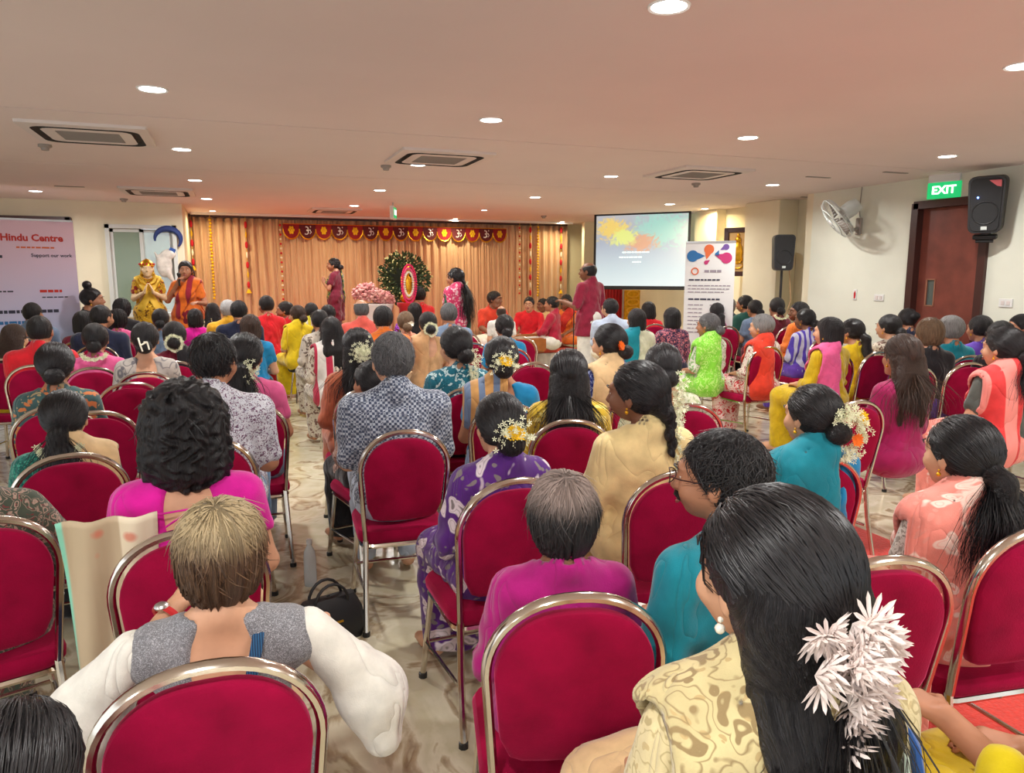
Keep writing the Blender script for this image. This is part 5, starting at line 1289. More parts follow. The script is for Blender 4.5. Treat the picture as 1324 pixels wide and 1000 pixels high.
def seat_everyone():
    """give every sitter room of their own: neighbours that would share a seat move apart along the rows"""
    n = len(QUEUE); Z = []; W0 = []
    for a, k in QUEUE:
        hh = k.pop('hh', None) or (1.15 if k.get('fem', True) else 1.22)
        fem_ = k.get('fem', True); zh = lambda q_: float((at_z(a[0], a[1], q_)-C0)@CF)
        if k.get('z') and not k.get('fine') and not k.get('arms') and not k.get('scale') and k.get('pose', 'sit') == 'sit' and a[1] < 620: k['z'] = float(np.clip(k['z'], zh(1.20 if fem_ else 1.27), zh(1.08 if fem_ else 1.12)))
        z = k.get('z') if (k.get('pose', 'sit') != 'sit' or k.get('fine') or (k.get('z') or 9) < 5.3) else zh(hh)
        Z.append(z); W0.append(z)
    Z = np.array(Z); Z0 = Z.copy(); sit = [k.get('pose', 'sit') == 'sit' for a, k in QUEUE]; fixed = [bool(k.get('fine')) or (k.get('z') or 9) < 4.8 for a, k in QUEUE]
    for it in range(400):
        P = np.array([at_depth(a[0], a[1], z)[:2] for (a, k), z in zip(QUEUE, Z)]); D = P/np.linalg.norm(P, axis=1)[:, None]
        F = np.zeros(n)
        for i in range(n):
            if not sit[i]: continue
            for j in range(i+1, n):
                if not sit[j]: continue
                v = P[j]-P[i]; f = v@D[i]; l = abs(v[0]*D[i][1]-v[1]*D[i][0])
                if l > .5 or abs(f) > .72: continue
                need = .72*math.sqrt(max(0, 1-(l/.5)**2)); g_ = need-abs(f)
                if g_ > 0: sg = 1 if f > 0 else -1; F[j] += sg*g_*.25; F[i] -= sg*g_*.25
        for i in range(n):
            if fixed[i]: F[i] *= 0 if QUEUE[i][1].get('fine') else .25
        Z = Z+F+(Z0-Z)*.02; Z = np.clip(Z, Z0*.76-.1, Z0*1.26+.1)
        for i, (a, k) in enumerate(QUEUE):
            if sit[i]:
                for _ in range(40):
                    p = at_depth(a[0], a[1], Z[i])
                    if p[0] > (XR-.42 if p[1] < 9 else 7.35) or p[1] > 11.2: Z[i] *= .99
                    else: break
    for (a, k), z in zip(QUEUE, Z):
        k['z'] = float(z); build_person(*a, **k)
def stool(x, y, rz, lab):
    t = thing('stool', lab, 'stool', (x, y, 0), rz, 'plain stools of the front rows')
    if 'st' not in CH:
        CH['st'] = MB().lathe([(1e-3, .41), (.15, .41), (.165, .43), (.165, .46), (.14, .475), (1e-3, .478)], 18).mesh('st', True)
        for k in range(4): a = PI/4+k*PI/2; CH['sl%d' % k] = MB().tube([(.11*math.cos(a), .11*math.sin(a), .41), (.17*math.cos(a), .17*math.sin(a), .005)], .011, 6).mesh('sl', True)
    obj('seat', CH['st'], M_black, t)
    for k in range(4): obj('leg', CH['sl%d' % k], M_chf, t)
F_ = fabric
def rgb(*a): return s2l(*a)
# ---------------------------------------------------------------- near audience
def bow_string(t, h, J):
    obj('tie_string', MB().tube([(-.13, -.10, .91), (-.06, -.115, .92), (.0, -.118, .925), (.07, -.112, .93), (.14, -.09, .93)], .003, 5).tube([(-.0, -.12, .925), (-.03, -.135, .905), (-.06, -.13, .885)], .003, 5).mesh('s', True), MATS['fabric_magenta'], t)
def flat_cloth(w_, l_, nx=14, ny=24, amp=.012):
    V = []; F = []
    for i in range(nx+1):
        for j in range(ny+1):
            u, v = i/nx, j/ny; V.append(((u-.5)*w_*(1-.15*v), amp*math.sin(u*14+v*3)+.012*math.sin(v*5), -v*l_))
    for i in range(nx):
        for j in range(ny): a = i*(ny+1)+j; F.append((a, a+ny+1, a+ny+2, a+1))
    return MB().add(V, F).mesh('cloth', True, False)
def local(t, w_):
    m = Matrix.Translation(t.location) @ t.rotation_euler.to_matrix().to_4x4() @ Matrix.Diagonal((*t.scale, 1)); return tuple(m.inverted() @ Vector(w_))
def salmon_end(t, h, J):
    p = at_depth(1180, 765, 1.98); o = obj('dupatta_end', flat_cloth(.15, .62, amp=.01), M_salm2, t, local(t, p), (0, 0, R_(-30))); o.modifiers.new('s', 'SOLIDIFY').thickness = .004
def hero_flower(t, h, J):
    e = [local(t, at_depth(x, y, 1.10)) for x, y in ((1085, 905), (1125, 893), (1158, 918), (1182, 965), (1192, 1030))]
    obj('blouse_edging', MB().tube(e, .013, 8, flat=.6).mesh('e', True), F_('blue_edge', s2l(52, 96, 166)), t, label='blue piped blouse edge')
    e = [local(t, at_depth(x, y, 1.09)) for x, y in ((1090, 925), (1122, 916), (1146, 938), (1165, 980), (1172, 1040))]
    obj('blouse_strap', MB().tube(e, .018, 8, flat=.5).mesh('e', True), F_('mint', s2l(206, 224, 204)), t, label='pale mint blouse strap')
    g = random.Random(11); pts = []; out = []
    for i, (x, y, z) in enumerate([(-.05, -.13, -.01), (-.005, -.142, 0), (-.03, -.148, -.04), (.025, -.14, -.02), (-.06, -.13, -.045), (-.015, -.145, -.075), (.015, -.142, -.06), (-.035, -.15, -.02), (.04, -.13, -.04)]):
        for k in range(6): pts.append((x+g.gauss(0, .008), y+g.gauss(0, .006)-.01, z+g.gauss(0, .008))); out.append((g.gauss(.1, .7), -1, g.gauss(0, .7)))
    for k in range(10): pts.append((.0+g.gauss(0, .008), -.14, -.08-.008*k)); out.append((g.gauss(0, .4), -1, -.8))
    obj('white_flower_cluster', petals(pts, .025, 12, 4, 1.0, out, .8, .62), mat('white_petal', s2l(236, 222, 216), .6), h)
def glasses(t, h, J):
    m = MB()
    for s in (-1, 1):
        m.tube([(s*.031+.023*math.cos(a), .112-.01*abs(math.cos(a)), .006+.018*math.sin(a)) for a in [2*PI*i/20 for i in range(20)]], .0016, 5, closed=True)
        m.tube([(s*.054, .104, .010), (s*.074, .07, .010), (s*.079, .0, .008), (s*.078, -.015, -.004)], .0018, 5)
    m.tube([(-.009, .113, .008), (0, .116, .011), (.009, .113, .008)], .0016, 5)
    obj('glasses', m.mesh('g', True), M_woodf, h)
def watch(side, col):
    def f(t, h, J):
        w_ = J['wr'+side]; e = J['el'+side]; d = nrm(w_-e); u = nrm(np.cross(d, (0, 0, 1))); v = np.cross(d, u); c = w_-d*.03; r = .036
        obj('watch_strap', MB().tube([tuple(c+u*r*math.cos(a)+v*r*math.sin(a)) for a in [2*PI*i/18 for i in range(18)]], .011, 6, closed=True, flat=.5).mesh('s', True), col, t)
        obj('watch_case', MB().ball(tuple(c-v*(.036 if v[2] < 0 else -.036)), .019, 12, (1, 1, .6)).mesh('c', True), M_steel, t)
    return f
def hero2_extra(t, h, J):
    watch('L', M_red)(t, h, J)
    for k, s in (('L', -1), ('R', 1)):
        sh, el, wr = J['sh'+k], J['el'+k], J['wr'+k]
        f = union([cone(sh+V3(s*.04, 0, -.0), el, .052, .074), (cone(el, el+(wr-el)*.4, .074, .066), .05), (cone(el+V3(0, 0, -.02), el+V3(s*.02, -.02, -.12), .066, .05), .06)])
        f = cut(f, cone(el+(wr-el)*.22, el+(wr-el)*.8, .030, .066), .006); f = both(f, lambda Q, s=s: .172-Q[:, 0]*s, .01)
        lo = np.minimum(np.minimum(sh, el), wr)-.2; hi = np.maximum(np.maximum(sh, el), wr)+.18
        V, Fc = polygonise(f, axis(lo[0], hi[0], .012), axis(lo[1], hi[1], .012), axis(lo[2], hi[2], .012)); obj('wide_sleeve', mesh_np('sleeve', relax(V, Fc, 2), Fc), fabric('white_cotton', s2l(228, 226, 216)), t, label='wide white cotton sleeve')
    obj('camera_strap', MB().tube([(.085, .05, .975), (.085, -.03, .99), (.075, -.09, .945), (.055, -.125, .86), (.05, -.14, .76)], .013, 6, flat=.25).mesh('s', True), F_('blue_strap', s2l(40, 90, 130), 'stripe', s2l(20, 40, 70), None, 60), t)
M_cream = F_('cream', s2l(232, 208, 148)); M_mag = F_('magenta', s2l(212, 18, 150)); M_mag2 = F_('deep_magenta', s2l(172, 18, 118)); M_teal = F_('teal', s2l(14, 132, 150)); M_whitec = MATS.get('fabric_white_cotton') or fabric('white_cotton', s2l(228, 226, 216))
M_salmon = F_('salmon', s2l(236, 138, 122), 'plain'); M_salm2 = F_('salmon_print', s2l(238, 142, 128), 'floral', s2l(246, 210, 196), s2l(236, 150, 136), 12)
M_jeans = F_('jeans', s2l(104, 150, 190)); M_navy = F_('navy_cloth', s2l(28, 34, 60)); M_blk = F_('black_cloth', s2l(28, 26, 30)); M_beige = F_('beige', s2l(222, 190, 142)); M_blue = F_('bright_blue', s2l(20, 128, 180)); M_grn = F_('lime', s2l(130, 214, 60), 'paisley', s2l(180, 232, 120), None, 16)
M_must = F_('mustard', s2l(196, 166, 12)); M_pinkc = F_('pink_cloth', s2l(226, 96, 150)); M_redc = F_('red_bright', s2l(214, 28, 40)); M_grey = F_('grey_blue', s2l(110, 130, 156)); M_mar3 = F_('maroon', s2l(110, 20, 44)); M_orange = F_('orange_cloth', s2l(226, 116, 40)); M_lblue = F_('pale_blue', s2l(186, 200, 220)); M_yelc = F_('yellow_cloth', s2l(236, 204, 30))
M_gkurta = F_('green_print', s2l(74, 84, 70), 'paisley', s2l(176, 150, 134), s2l(120, 60, 60), 26); M_brown = F_('rust', s2l(186, 104, 72)); M_purp = F_('purple_cloth', s2l(96, 60, 168)); M_pal = F_('beige_print', s2l(206, 196, 178), 'print', s2l(120, 90, 80), s2l(150, 140, 120), 24)
# 1 nearest woman with long hair
person(994, 750, 34, 46, 'nearest woman with long black hair, white flower cluster and pearl earring', top=F_('gold_beige', s2l(212, 196, 150), 'paisley', s2l(176, 158, 112), s2l(190, 168, 120), 26), sleeve=.35, neck='deep', low=M_beige, hair=('longback', 'b'), sk='l', z=1.12, fine=True, ear=True, extra=hero_flower,
       strand=dict(kind='pulled', n=2400, tie=(.02, -.115, -.05), rad=.0012, tail=[(.01, -.115, -.08), (-.01, -.115, -.2), (-.02, -.10, -.34), (-.03, -.09, -.46)], spread=.10), drape=('L', F_('gold_sari', s2l(206, 190, 140), 'paisley', s2l(150, 128, 88), s2l(190, 165, 115), 22), .10))
# 2 woman with short brown hair
person(288, 716, -4, -12, 'woman with short brown hair, grey vest, white sleeves and red watch', top=F_('tweed', s2l(120, 120, 124), 'print', s2l(170, 170, 176), s2l(80, 80, 86), 110), sleeve=.12, neck='deep', low=M_beige, lowk='trousers', hair=('wavy', 'brt'), sk='l', z=1.63, fine=True, loose=.010, chair_at=(266, 862, -3),
       arms={'L': ((-.31, .06, .80), (-.13, .26, .95)), 'R': ((.34, .02, .76), (.25, .30, .80))}, extra=hero2_extra, strand=dict(kind='crown', n=2200, rad=.0015, length=.125, lift=.006, seed=2))
# 3 grey haired woman in magenta
person(727, 668, 12, 8, 'grey-topped short-haired woman in plain magenta kurta', top=M_mag2, sleeve=1.6, low=M_mag2, hair=('wavy', 'gt', 1), sk='d', z=1.95, fine=True, loose=.012, strand=dict(kind='crown', n=2000, rad=.0013, length=.13, lift=.008, seed=3), bottom=.48, chair_at=(748, 772, 12))
# 4 man with glasses
person(930, 622, 52, 76, 'man in teal kurta with glasses and moustache, in profile', fem=False, top=M_teal, sleeve=1.35, neck='collar', low=M_whitec, lowk='trousers', hair=('short', 'b'), sk='m', z=1.9, fine=True, beard=True, extra=glasses, strand=dict(kind='crown', n=1300, rad=.0012, length=.05, lift=.002, seed=4), bottom=.47)
# 5 woman in salmon
person(1240, 590, 45, 52, 'woman with wavy ponytail in salmon embroidered sari', top=F_('pale_print', s2l(214, 206, 196), 'print', s2l(150, 140, 130), None, 40), sleeve=.5, low=M_salmon, hair=('ponytail', 'b'), sk='l', z=2.35, fine=True, drape=('L', M_salm2, .13), strand=dict(kind='pulled', n=1600, tie=(0, -.115, -.03), tail=[(0, -.13, -.05), (.01, -.15, -.14), (.01, -.14, -.26), (.0, -.13, -.34)], spread=.11, seed=5), extra=salmon_end)
# 6 curly hair
def cream_pallu(t, h, J):
    m, tt, b = nt('cream_sari_cloth'); L = tt.links.new; tc = N(tt, 'ShaderNodeTexCoord'); sp = N(tt, 'ShaderNodeSeparateXYZ'); L(tc.outputs['Object'], sp.inputs[0])
    v = N(tt, 'ShaderNodeTexVoronoi', Scale=9.0); L(tc.outputs['Object'], v.inputs['Vector'])
    mr = N(tt, 'ShaderNodeMapRange'); L(sp.outputs['X'], mr.inputs[0]); mr.inputs[1].default_value = -.12; mr.inputs[2].default_value = .12
    base = ramp(tt, mr.outputs[0], [(0, s2l(140, 214, 186)), (.05, s2l(140, 214, 186)), (.07, s2l(190, 170, 140)), (.6, s2l(196, 176, 146)), (.62, s2l(232, 218, 190)), (1, s2l(236, 224, 198))])
    L(mixc(tt, ramp(tt, v.outputs['Distance'], [(.12, (.8, .8, .8)), (.2, (0, 0, 0))]), base, s2l(216, 120, 96)), b.inputs['Base Color']); b.inputs['Roughness'].default_value = .7
    o = obj('sari_end', flat_cloth(.24, .52), m, t, (-.20, -.135, .93), (R_(10), 0, 0)); o.modifiers.new('s', 'SOLIDIFY').thickness = .004
    bow_string(t, h, J)
person(240, 556, -2, -3, 'woman with big curly black hair and magenta backless blouse', top=M_mag, sleeve=.45, neck='deep', low=M_beige, hair=('curly', 'b'), sk='l', z=2.30, fine=True, extra=cream_pallu, bottom=.80)
# 7 green blouse
person(85, 542, 2, -14, 'woman in teal green blouse with beige dupatta and jasmine string', top=F_('sea_green', s2l(12, 96, 88), 'print', s2l(60, 150, 130), None, 40), sleeve=.9, neck='deep', low=M_blk, hair=('ponytail', 'b', 1), sk='l', z=3.15, flower='string', drape=('R', M_beige, .11), fine=True)
# 8 floral shirt man
person(277, 470, -8, -16, 'man in white shirt scattered with tiny red and blue blossoms', fem=False, top=F_('tiny_floral', s2l(212, 214, 222), 'print', s2l(110, 76, 104), s2l(56, 62, 104), 58), sleeve=.8, neck='collar', low=M_jeans, lowk='trousers', hair=('crop', 'b'), sk='m', z=3.45, bottom=.47)
# 9 checked shirt man
person(507, 468, 8, 14, 'man with salt and pepper hair in blue grey checked shirt', fem=False, top=F_('small_check', s2l(70, 80, 104), 'check', s2l(176, 184, 196), s2l(60, 66, 84), 90), sleeve=.9, neck='collar', low=M_lblue, lowk='trousers', hair=('short', 'sp'), sk='l', z=3.6, fine=True, bottom=.45)
# 10 purple floral
person(645, 552, 28, 20, 'woman in purple dress with large white blossoms, flowers on bun', top=F_('purple_floral', s2l(84, 34, 122), 'floral', s2l(222, 208, 216), s2l(128, 118, 120), 11), sleeve=1.2, low=F_('purple_floral', s2l(84, 34, 122)), hair=('bun', 'b'), sk='l', z=2.8, fine=True, flower='round', flm=M_jas, chair_at=(668, 622, 22), bottom=.46, loose=.018,
       strand=dict(kind='pulled', n=1500, tie=(0, -.12, -.03), seed=8), extra=lambda t, h, J: obj('yellow_flower', petals([(.0, -.15, .015), (.012, -.152, .0), (-.01, -.15, .0)], .026, 12, 3), M_yel, h))
# 11 cream kurta
person(822, 512, 28, 66, 'woman in cream kurta with long braid and jasmine strings', top=M_cream, sleeve=.9, low=M_cream, hair=('braid', 'b'), sk='d', z=3.0, fine=True, flower='hang', chair_at=(884, 612, 22), bottom=.45, loose=.016)
person(735, 485, 4, 2, 'woman in yellow floral kurta with long loose black hair', top=F_('yellow_print', s2l(206, 172, 50), 'print', s2l(236, 214, 120), s2l(150, 110, 40), 20), sleeve=.9, low=M_must, hair=('long', 'b', 1), sk='m', z=3.9)
person(648, 466, 6, 4, 'woman in tan and blue sari with yellow and white hair flowers', top=M_blue, sleeve=.5, neck='deep', low=M_beige, hair=('bun', 'b'), sk='m', z=4.3, flower='round', drape=('L', F_('tan_blue', s2l(200, 150, 90), 'stripe', s2l(110, 130, 160), None, 4), .12), extra=lambda t, h, J: obj('yellow_flower', petals([(.0, -.15, .02), (.012, -.152, .005)], .028, 12, 3), M_yel, h))
person(588, 450, 14, 26, 'woman in teal and white floral kurta with side jasmine', top=F_('teal_floral', s2l(30, 110, 130), 'floral', s2l(200, 226, 226), s2l(20, 80, 100), 22), sleeve=.9, low=M_blk, hair=('bun', 'b', 1), sk='l', z=4.6, flower='side')
person(462, 452, 10, 14, 'woman in rust orange kurta with round jasmine in loose hair', top=M_brown, sleeve=1.3, low=M_brown, hair=('long', 'b'), sk='m', z=4.7, flower='round')
person(478, 496, 22, 30, 'woman in brown paisley kurta half hidden behind the checked shirt', top=F_('paisley', s2l(170, 130, 110), 'paisley', s2l(90, 50, 50), s2l(210, 180, 160), 22), sleeve=1.5, low=M_blk, hair=('bun', 'b'), sk='m', z=4.1, seat=True)
person(428, 428, 14, 14, 'woman in white shawl with red edge and dark loose hair', top=M_pal, sleeve=1.0, low=M_pal, hair=('long', 'b', 1), sk='m', z=4.9, drape=('L', F_('white_red', s2l(220, 216, 210), 'stripe', s2l(180, 40, 70), None, 2.5)), seat='stool')
person(413, 416, 16, 12, 'woman in brown and cream printed shawl beside the yellow dupatta', top=F_('brown_cream', s2l(200, 190, 176), 'floral', s2l(90, 70, 64), s2l(190, 180, 160), 16), sleeve=1.5, low=M_pal, hair=('ponytail', 'b'), sk='m', z=5.6, seat='stool')
person(324, 424, -2, -4, 'woman with light brown wavy hair and turquoise backless blouse', top=M_blue, sleeve=.45, neck='deep', low=M_blk, hair=('bob', 'db'), sk='l', z=4.9, seat='stool')
person(318, 462, 2, -6, 'woman with jasmine string and pink blouse behind the floral shirt', top=M_pinkc, sleeve=.5, low=M_grey, hair=('ponytail', 'b'), sk='m', z=3.9, flower='side')
person(188, 440, -4, -8, 'woman with white hair clip and grey beige shawl', top=F_('grey_shawl', s2l(178, 170, 162), 'paisley', s2l(110, 106, 110), None, 9), sleeve=1.0, neck='deep', low=M_grey, hair=('bun', 'b'), sk='l', z=4.6,
       extra=lambda t, h, J: obj('white_hair_clip', MB().tube([(-.03, -.165, .03), (-.02, -.172, -.02), (-.01, -.165, -.06)], .006, 6).tube([(.0, -.17, .0), (.02, -.165, -.0), (.03, -.165, -.05)], .006, 6).tube([(-.02, -.172, -.02), (.02, -.165, -.0)], .006, 6).mesh('c'), M_wfl, h))
person(124, 440, -8, -12, 'woman with dark bun wearing bright pink before the banner', top=M_pinkc, sleeve=.5, low=M_blk, hair=('bun', 'b', 1), sk='m', z=4.7, flower='string')
person(20, 438, -18, -28, 'woman with brown black hair and green yellow dupatta at the banner', top=F_('olive', s2l(196, 188, 90)), sleeve=.9, low=M_must, hair=('long', 'db'), sk='l', z=4.6, drape=('R', F_('olive_w', s2l(200, 196, 120), 'stripe', s2l(220, 220, 210), None, 3)))
person(72, 474, -6, -4, 'woman in multicolour block print kurta', top=F_('ikat', s2l(60, 90, 90), 'print', s2l(200, 120, 70), s2l(170, 150, 110), 20), sleeve=1.0, low=M_blk, hair=('bun', 'b', 1), sk='m', z=4.2)
person(148, 470, -4, -6, 'woman in orange and black print kurta beside the block print kurta', top=F_('ikat2', s2l(50, 50, 54), 'print', s2l(190, 140, 90), s2l(150, 60, 50), 22), sleeve=1.0, low=M_blk, hair=('bun', 'b'), sk='m', z=3.9, hh=1.1) if False else None
person(52, 430, -12, -16, 'person with short black hair before the roll-up banner', fem=False, top=M_redc, sleeve=.6, neck='collar', low=M_blk, hair=('crop', 'b'), sk='m', z=5.3)
person(43, 407, -14, -34, 'farther person with short black hair against the banner', fem=False, top=M_grey, sleeve=.6, neck='collar', low=M_blk, hair=('crop', 'b'), sk='m', z=6.3)
# 60 blue blouse with big jasmine
person(1048, 540, 42, 50, 'woman in blue sari with a thick jasmine crescent and orange ribbon', top=M_blue, sleeve=.5, neck='deep', low=M_blue, hair=('bun', 'b'), sk='l', z=2.95, fine=True, flower='big', drape=('L', M_teal, .12), chair_at=(1056, 592, 30),
       extra=lambda t, h, J: (obj('yellow_flower', petals([(.10, -.14, .02), (.11, -.14, .0)], .026, 12, 3), M_yel, h), obj('orange_flower', petals([(.05, -.165, -.06)], .026, 14, 3), M_ora, h)))
# left edge person in green paisley
person(-48, 592, 2, 0, 'figure in green paisley kurta cut off by the frame edge', top=M_gkurta, sleeve=1.3, low=M_gkurta, hair=('bun', 'b'), sk='d', z=2.35, loose=.02, arms={'L': ((-.26, .05, .72), (-.1, .25, .66)), 'R': ((.31, .08, .72), (.16, .32, .64))})
person(24, 1010, 0, -20, 'dark head in a pink and white scarf in the near corner', top=F_('pink_scarf', s2l(214, 196, 186), 'floral', s2l(170, 70, 90), s2l(200, 180, 150), 10), sleeve=1.2, low=M_pal, hair=('long', 'b'), sk='m', z=1.5, drape=('R', F_('pink_scarf', s2l(214, 196, 186)), .10), scale=.96, seat=False)
# 43 orange flower with mask
person(786, 446, 40, 62, 'woman with white face mask and orange flower in black hair', top=F_('navy_dot', s2l(34, 44, 110), 'print', s2l(150, 160, 200), None, 30), sleeve=.9, low=M_blk, hair=('bun', 'b'), sk='l', z=4.05, drape=('L', M_beige, .10),
       extra=lambda t, h, J: (obj('orange_flower', petals([(-.05, -.125, .0), (-.052, -.127, .004)], .026, 14, 3), M_ora, h), obj('face_mask', MB().ball((0, .055, -.05), .058, 14, (.98, 1.05, .75)).mesh('m', True), M_wfl, h)))
person(856, 476, 16, 18, 'woman in cream blouse with jasmine at the nape', top=F_('cream_green', s2l(206, 206, 180), 'print', s2l(160, 170, 130), None, 26), sleeve=.6, neck='deep', low=M_beige, hair=('bun', 'b', 1), sk='l', z=4.1, flower='side', chair_at=(890, 524, 18))
person(1545, 770, 78, 70, 'person in yellow reaching a hand across the red carpet', top=F_('bright_yellow', s2l(226, 206, 20)), sleeve=1.45, low=M_must, hair=('bun', 'b'), sk='m', z=1.25, fine=True, arms={'L': ((-.21, .10, .77), (-.14, .33, .83), dict(d=(.1, 1, .05), n=(0, 0, -1), curl=.7)), 'R': ((.2, .08, .70), (.10, .28, .70))})
# ---------------------------------------------------------------- middle and far audience
def q(hx, hy, rel, hrel, d, **k): person(hx, hy, rel, hrel, d, **k)
q(1165, 462, 52, 44, 'woman with long dark brown hair in magenta jacket', top=F_('magenta_jacket', s2l(156, 20, 84)), sleeve=1.5, low=F_('magenta_jacket', s2l(156, 20, 84)), hair=('long', 'db'), sk='m', z=4.5, chair_at=(1186, 476, 42), bottom=.45)
q(1070, 430, 52, 62, 'woman in mustard kurta with pink dupatta', top=M_must, sleeve=1.5, low=M_must, hair=('bob', 'b'), sk='l', z=5.6, drape=('L', M_pinkc), chair_at=(1082, 459, 40), bottom=.45)
q(1100, 430, 50, 72, 'woman with ponytail and jasmine in mustard beyond the pink dupatta', top=M_yelc, sleeve=.9, low=M_must, hair=('ponytail', 'b'), sk='m', z=6.2, flower='side')
q(984, 424, 52, 66, 'grey haired woman in white print kurta and red orange dupatta', top=F_('white_print', s2l(226, 214, 200), 'print', s2l(150, 60, 70), None, 30), sleeve=1.4, low=F_('pink_white', s2l(232, 200, 196), 'paisley', s2l(200, 50, 60), None, 14), hair=('short', 'g'), sk='l', z=5.4, drape=('L', F_('red_orange', s2l(214, 60, 36), 'plain'), .11), chair_at=(993, 449, 40), bottom=.45)
q(915, 422, 50, 62, 'woman in bright lime green sari', top=F_('white_green', s2l(220, 222, 206), 'print', s2l(120, 170, 100), None, 26), sleeve=.9, low=M_grn, hair=('bun', 'sp'), sk='m', z=5.6, drape=('L', M_grn, .13), chair_at=(930, 437, 40))
q(868, 412, 26, 28, 'woman with black bob in navy and pink striped kurta', top=F_('navy_pink', s2l(50, 40, 76), 'paisley', s2l(220, 130, 140), None, 18), sleeve=1.4, low=M_navy, hair=('bob', 'b'), sk='l', z=5.9, chair_at=(873, 430, 22))
q(822, 414, 22, 40, 'woman with bobbed hair and turquoise dupatta', top=F_('white_grn2', s2l(214, 214, 190)), sleeve=.8, low=M_teal, hair=('bob', 'b'), sk='l', z=5.9, drape=('L', M_teal), chair_at=(828, 426, 22))
q(838, 402, 20, 22, 'person with black bob beyond the turquoise dupatta', top=M_redc, low=M_blk, hair=('bob', 'b'), sk='l', z=7.2)
q(1110, 505, 50, 60, 'x') if False else None
q(1296, 452, 46, 60, 'woman with ponytail in grey green blouse with red dupatta', top=F_('grey_green', s2l(84, 90, 84)), sleeve=.6, neck='deep', low=M_salm2, hair=('ponytail', 'b'), sk='l', z=3.6, drape=('L', F_('red_pink', s2l(224, 60, 60), 'stripe', s2l(236, 140, 130), None, 2.2), .11), chair_at=(1350, 492, 38))
q(1266, 426, 44, 50, 'woman in purple silk blouse with jasmine at the doorway', top=M_purp, sleeve=.8, low=M_purp, hair=('bun', 'b'), sk='m', z=5.2, flower='side', chair_at=(1256, 470, 40))
q(1200, 432, 34, 30, 'woman with short light brown hair and glasses before the brown door', top=M_blk, sleeve=.9, low=M_purp, hair=('wavy', 'br'), sk='m', z=5.3, chair_at=(1226, 453, 36))
q(1227, 428, 36, 50, 'woman with cropped grey hair and turquoise top at the door', top=M_teal, sleeve=.6, low=M_blk, hair=('short', 'g'), sk='m', z=6.0)
q(1148, 424, 44, 52, 'woman in beige printed kurta beyond the magenta jacket', top=M_pal, sleeve=1.4, low=M_pal, hair=('bun', 'b'), sk='l', z=5.3, seat=True)
q(1172, 414, 40, 40, 'woman with clipped black bun before the door frame', top=M_navy, low=M_blk, hair=('highbun', 'b'), sk='m', z=6.2)
q(1292, 436, 36, 42, 'woman with dark bun near the wall socket', top=M_blk, low=M_blk, hair=('bun', 'b', 1), sk='m', z=4.6)
q(1318, 424, 40, 120, 'woman turning round to face the room near the wall socket', top=M_purp, low=M_blk, hair=('bun', 'b'), sk='m', z=5.0)
q(1032, 404, 50, 110, 'woman in orange shawl turning to chat by the cream pilaster', top=M_orange, sleeve=1.3, low=M_orange, hair=('bob', 'b'), sk='d', z=7.0)
q(1040, 414, 46, 60, 'woman with white and purple kurta before the orange shawl', top=F_('purple_white', s2l(190, 190, 214), 'stripe', s2l(80, 60, 170), None, 5), sleeve=1.0, low=M_purp, hair=('bun', 'b'), sk='d', z=6.3)
q(1004, 398, 40, 30, 'woman with jasmine bun under the pole speaker', top=M_mar3, low=M_mar3, hair=('bun', 'b'), sk='m', z=7.4, flower='string')
q(975, 400, 40, 40, 'woman with plain black bun beyond the grey haired woman', top=M_grey, low=M_blk, hair=('bun', 'b', 1), sk='m', z=7.9)
q(962, 394, 36, 60, 'woman in dark green blouse near the gilt picture', top=F_('dgreen', s2l(40, 90, 80)), low=M_blk, hair=('bun', 'b'), sk='m', z=7.6)
q(941, 396, 30, 26, 'woman with wavy grey hair before the white banner', top=F_('bluegrey_print', s2l(90, 110, 140), 'print', s2l(180, 180, 200), None, 20), low=M_grey, hair=('wavy', 'g'), sk='m', z=7.2)
q(926, 404, 30, 24, 'woman with black hair tied low before the white banner', top=M_mag2, low=M_blk, hair=('ponytail', 'b'), sk='m', z=6.6)
q(1140, 505, 0, 0, 'y') if False else None
# rows left of the aisle
q(108, 418, -10, -10, 'woman with veil-like grey band over black hair', top=M_mar3, sleeve=1.0, low=M_blk, hair=('bob', 'b'), sk='m', z=6.0)
q(132, 412, -10, -34, 'person in dark blue shirt below the door handle', fem=False, top=M_navy, sleeve=.8, neck='collar', low=M_blk, hair=('crop', 'b'), sk='m', z=6.2)
q(153, 414, -8, -10, 'person with fluffy black hair and pink shirt', top=M_pinkc, low=M_blk, hair=('wavy', 'b'), sk='m', z=6.6)
q(120, 388, -100, -95, 'woman with topknot in black sitting sideways by the door', top=M_blk, sleeve=1.4, low=M_blk, hair=('topknot', 'b'), sk='m', z=8.6, hh=1.25, seat='stool')
q(158, 400, -6, -6, 'person with dark curls beneath the window', top=M_blk, low=M_blk, hair=('wavy', 'b'), sk='d', z=7.8, seat='stool')
q(208, 414, -6, -8, 'woman with black bun in front of the golden statue', top=M_grey, low=M_blk, hair=('bun', 'b'), sk='m', z=6.2, seat='stool')
q(226, 436, -4, -10, 'woman with curved jasmine string and dark red shawl', top=M_mar3, sleeve=1.0, low=M_blk, hair=('bun', 'b'), sk='m', z=5.2, flower='ring', drape=('R', M_blk))
q(252, 412, -4, 10, 'child in magenta top in front of the hosting woman', top=M_mag, low=M_mag, hair=('bob', 'b'), sk='m', z=7.4, hh=1.1, seat='stool')
q(275, 404, 0, 0, 'woman in black and white shawl at the curtain side', top=M_blk, low=M_blk, hair=('long', 'b'), sk='m', z=7.6, drape=('L', F_('bw', s2l(30, 30, 30), 'print', s2l(200, 190, 150), None, 14)), seat='stool')
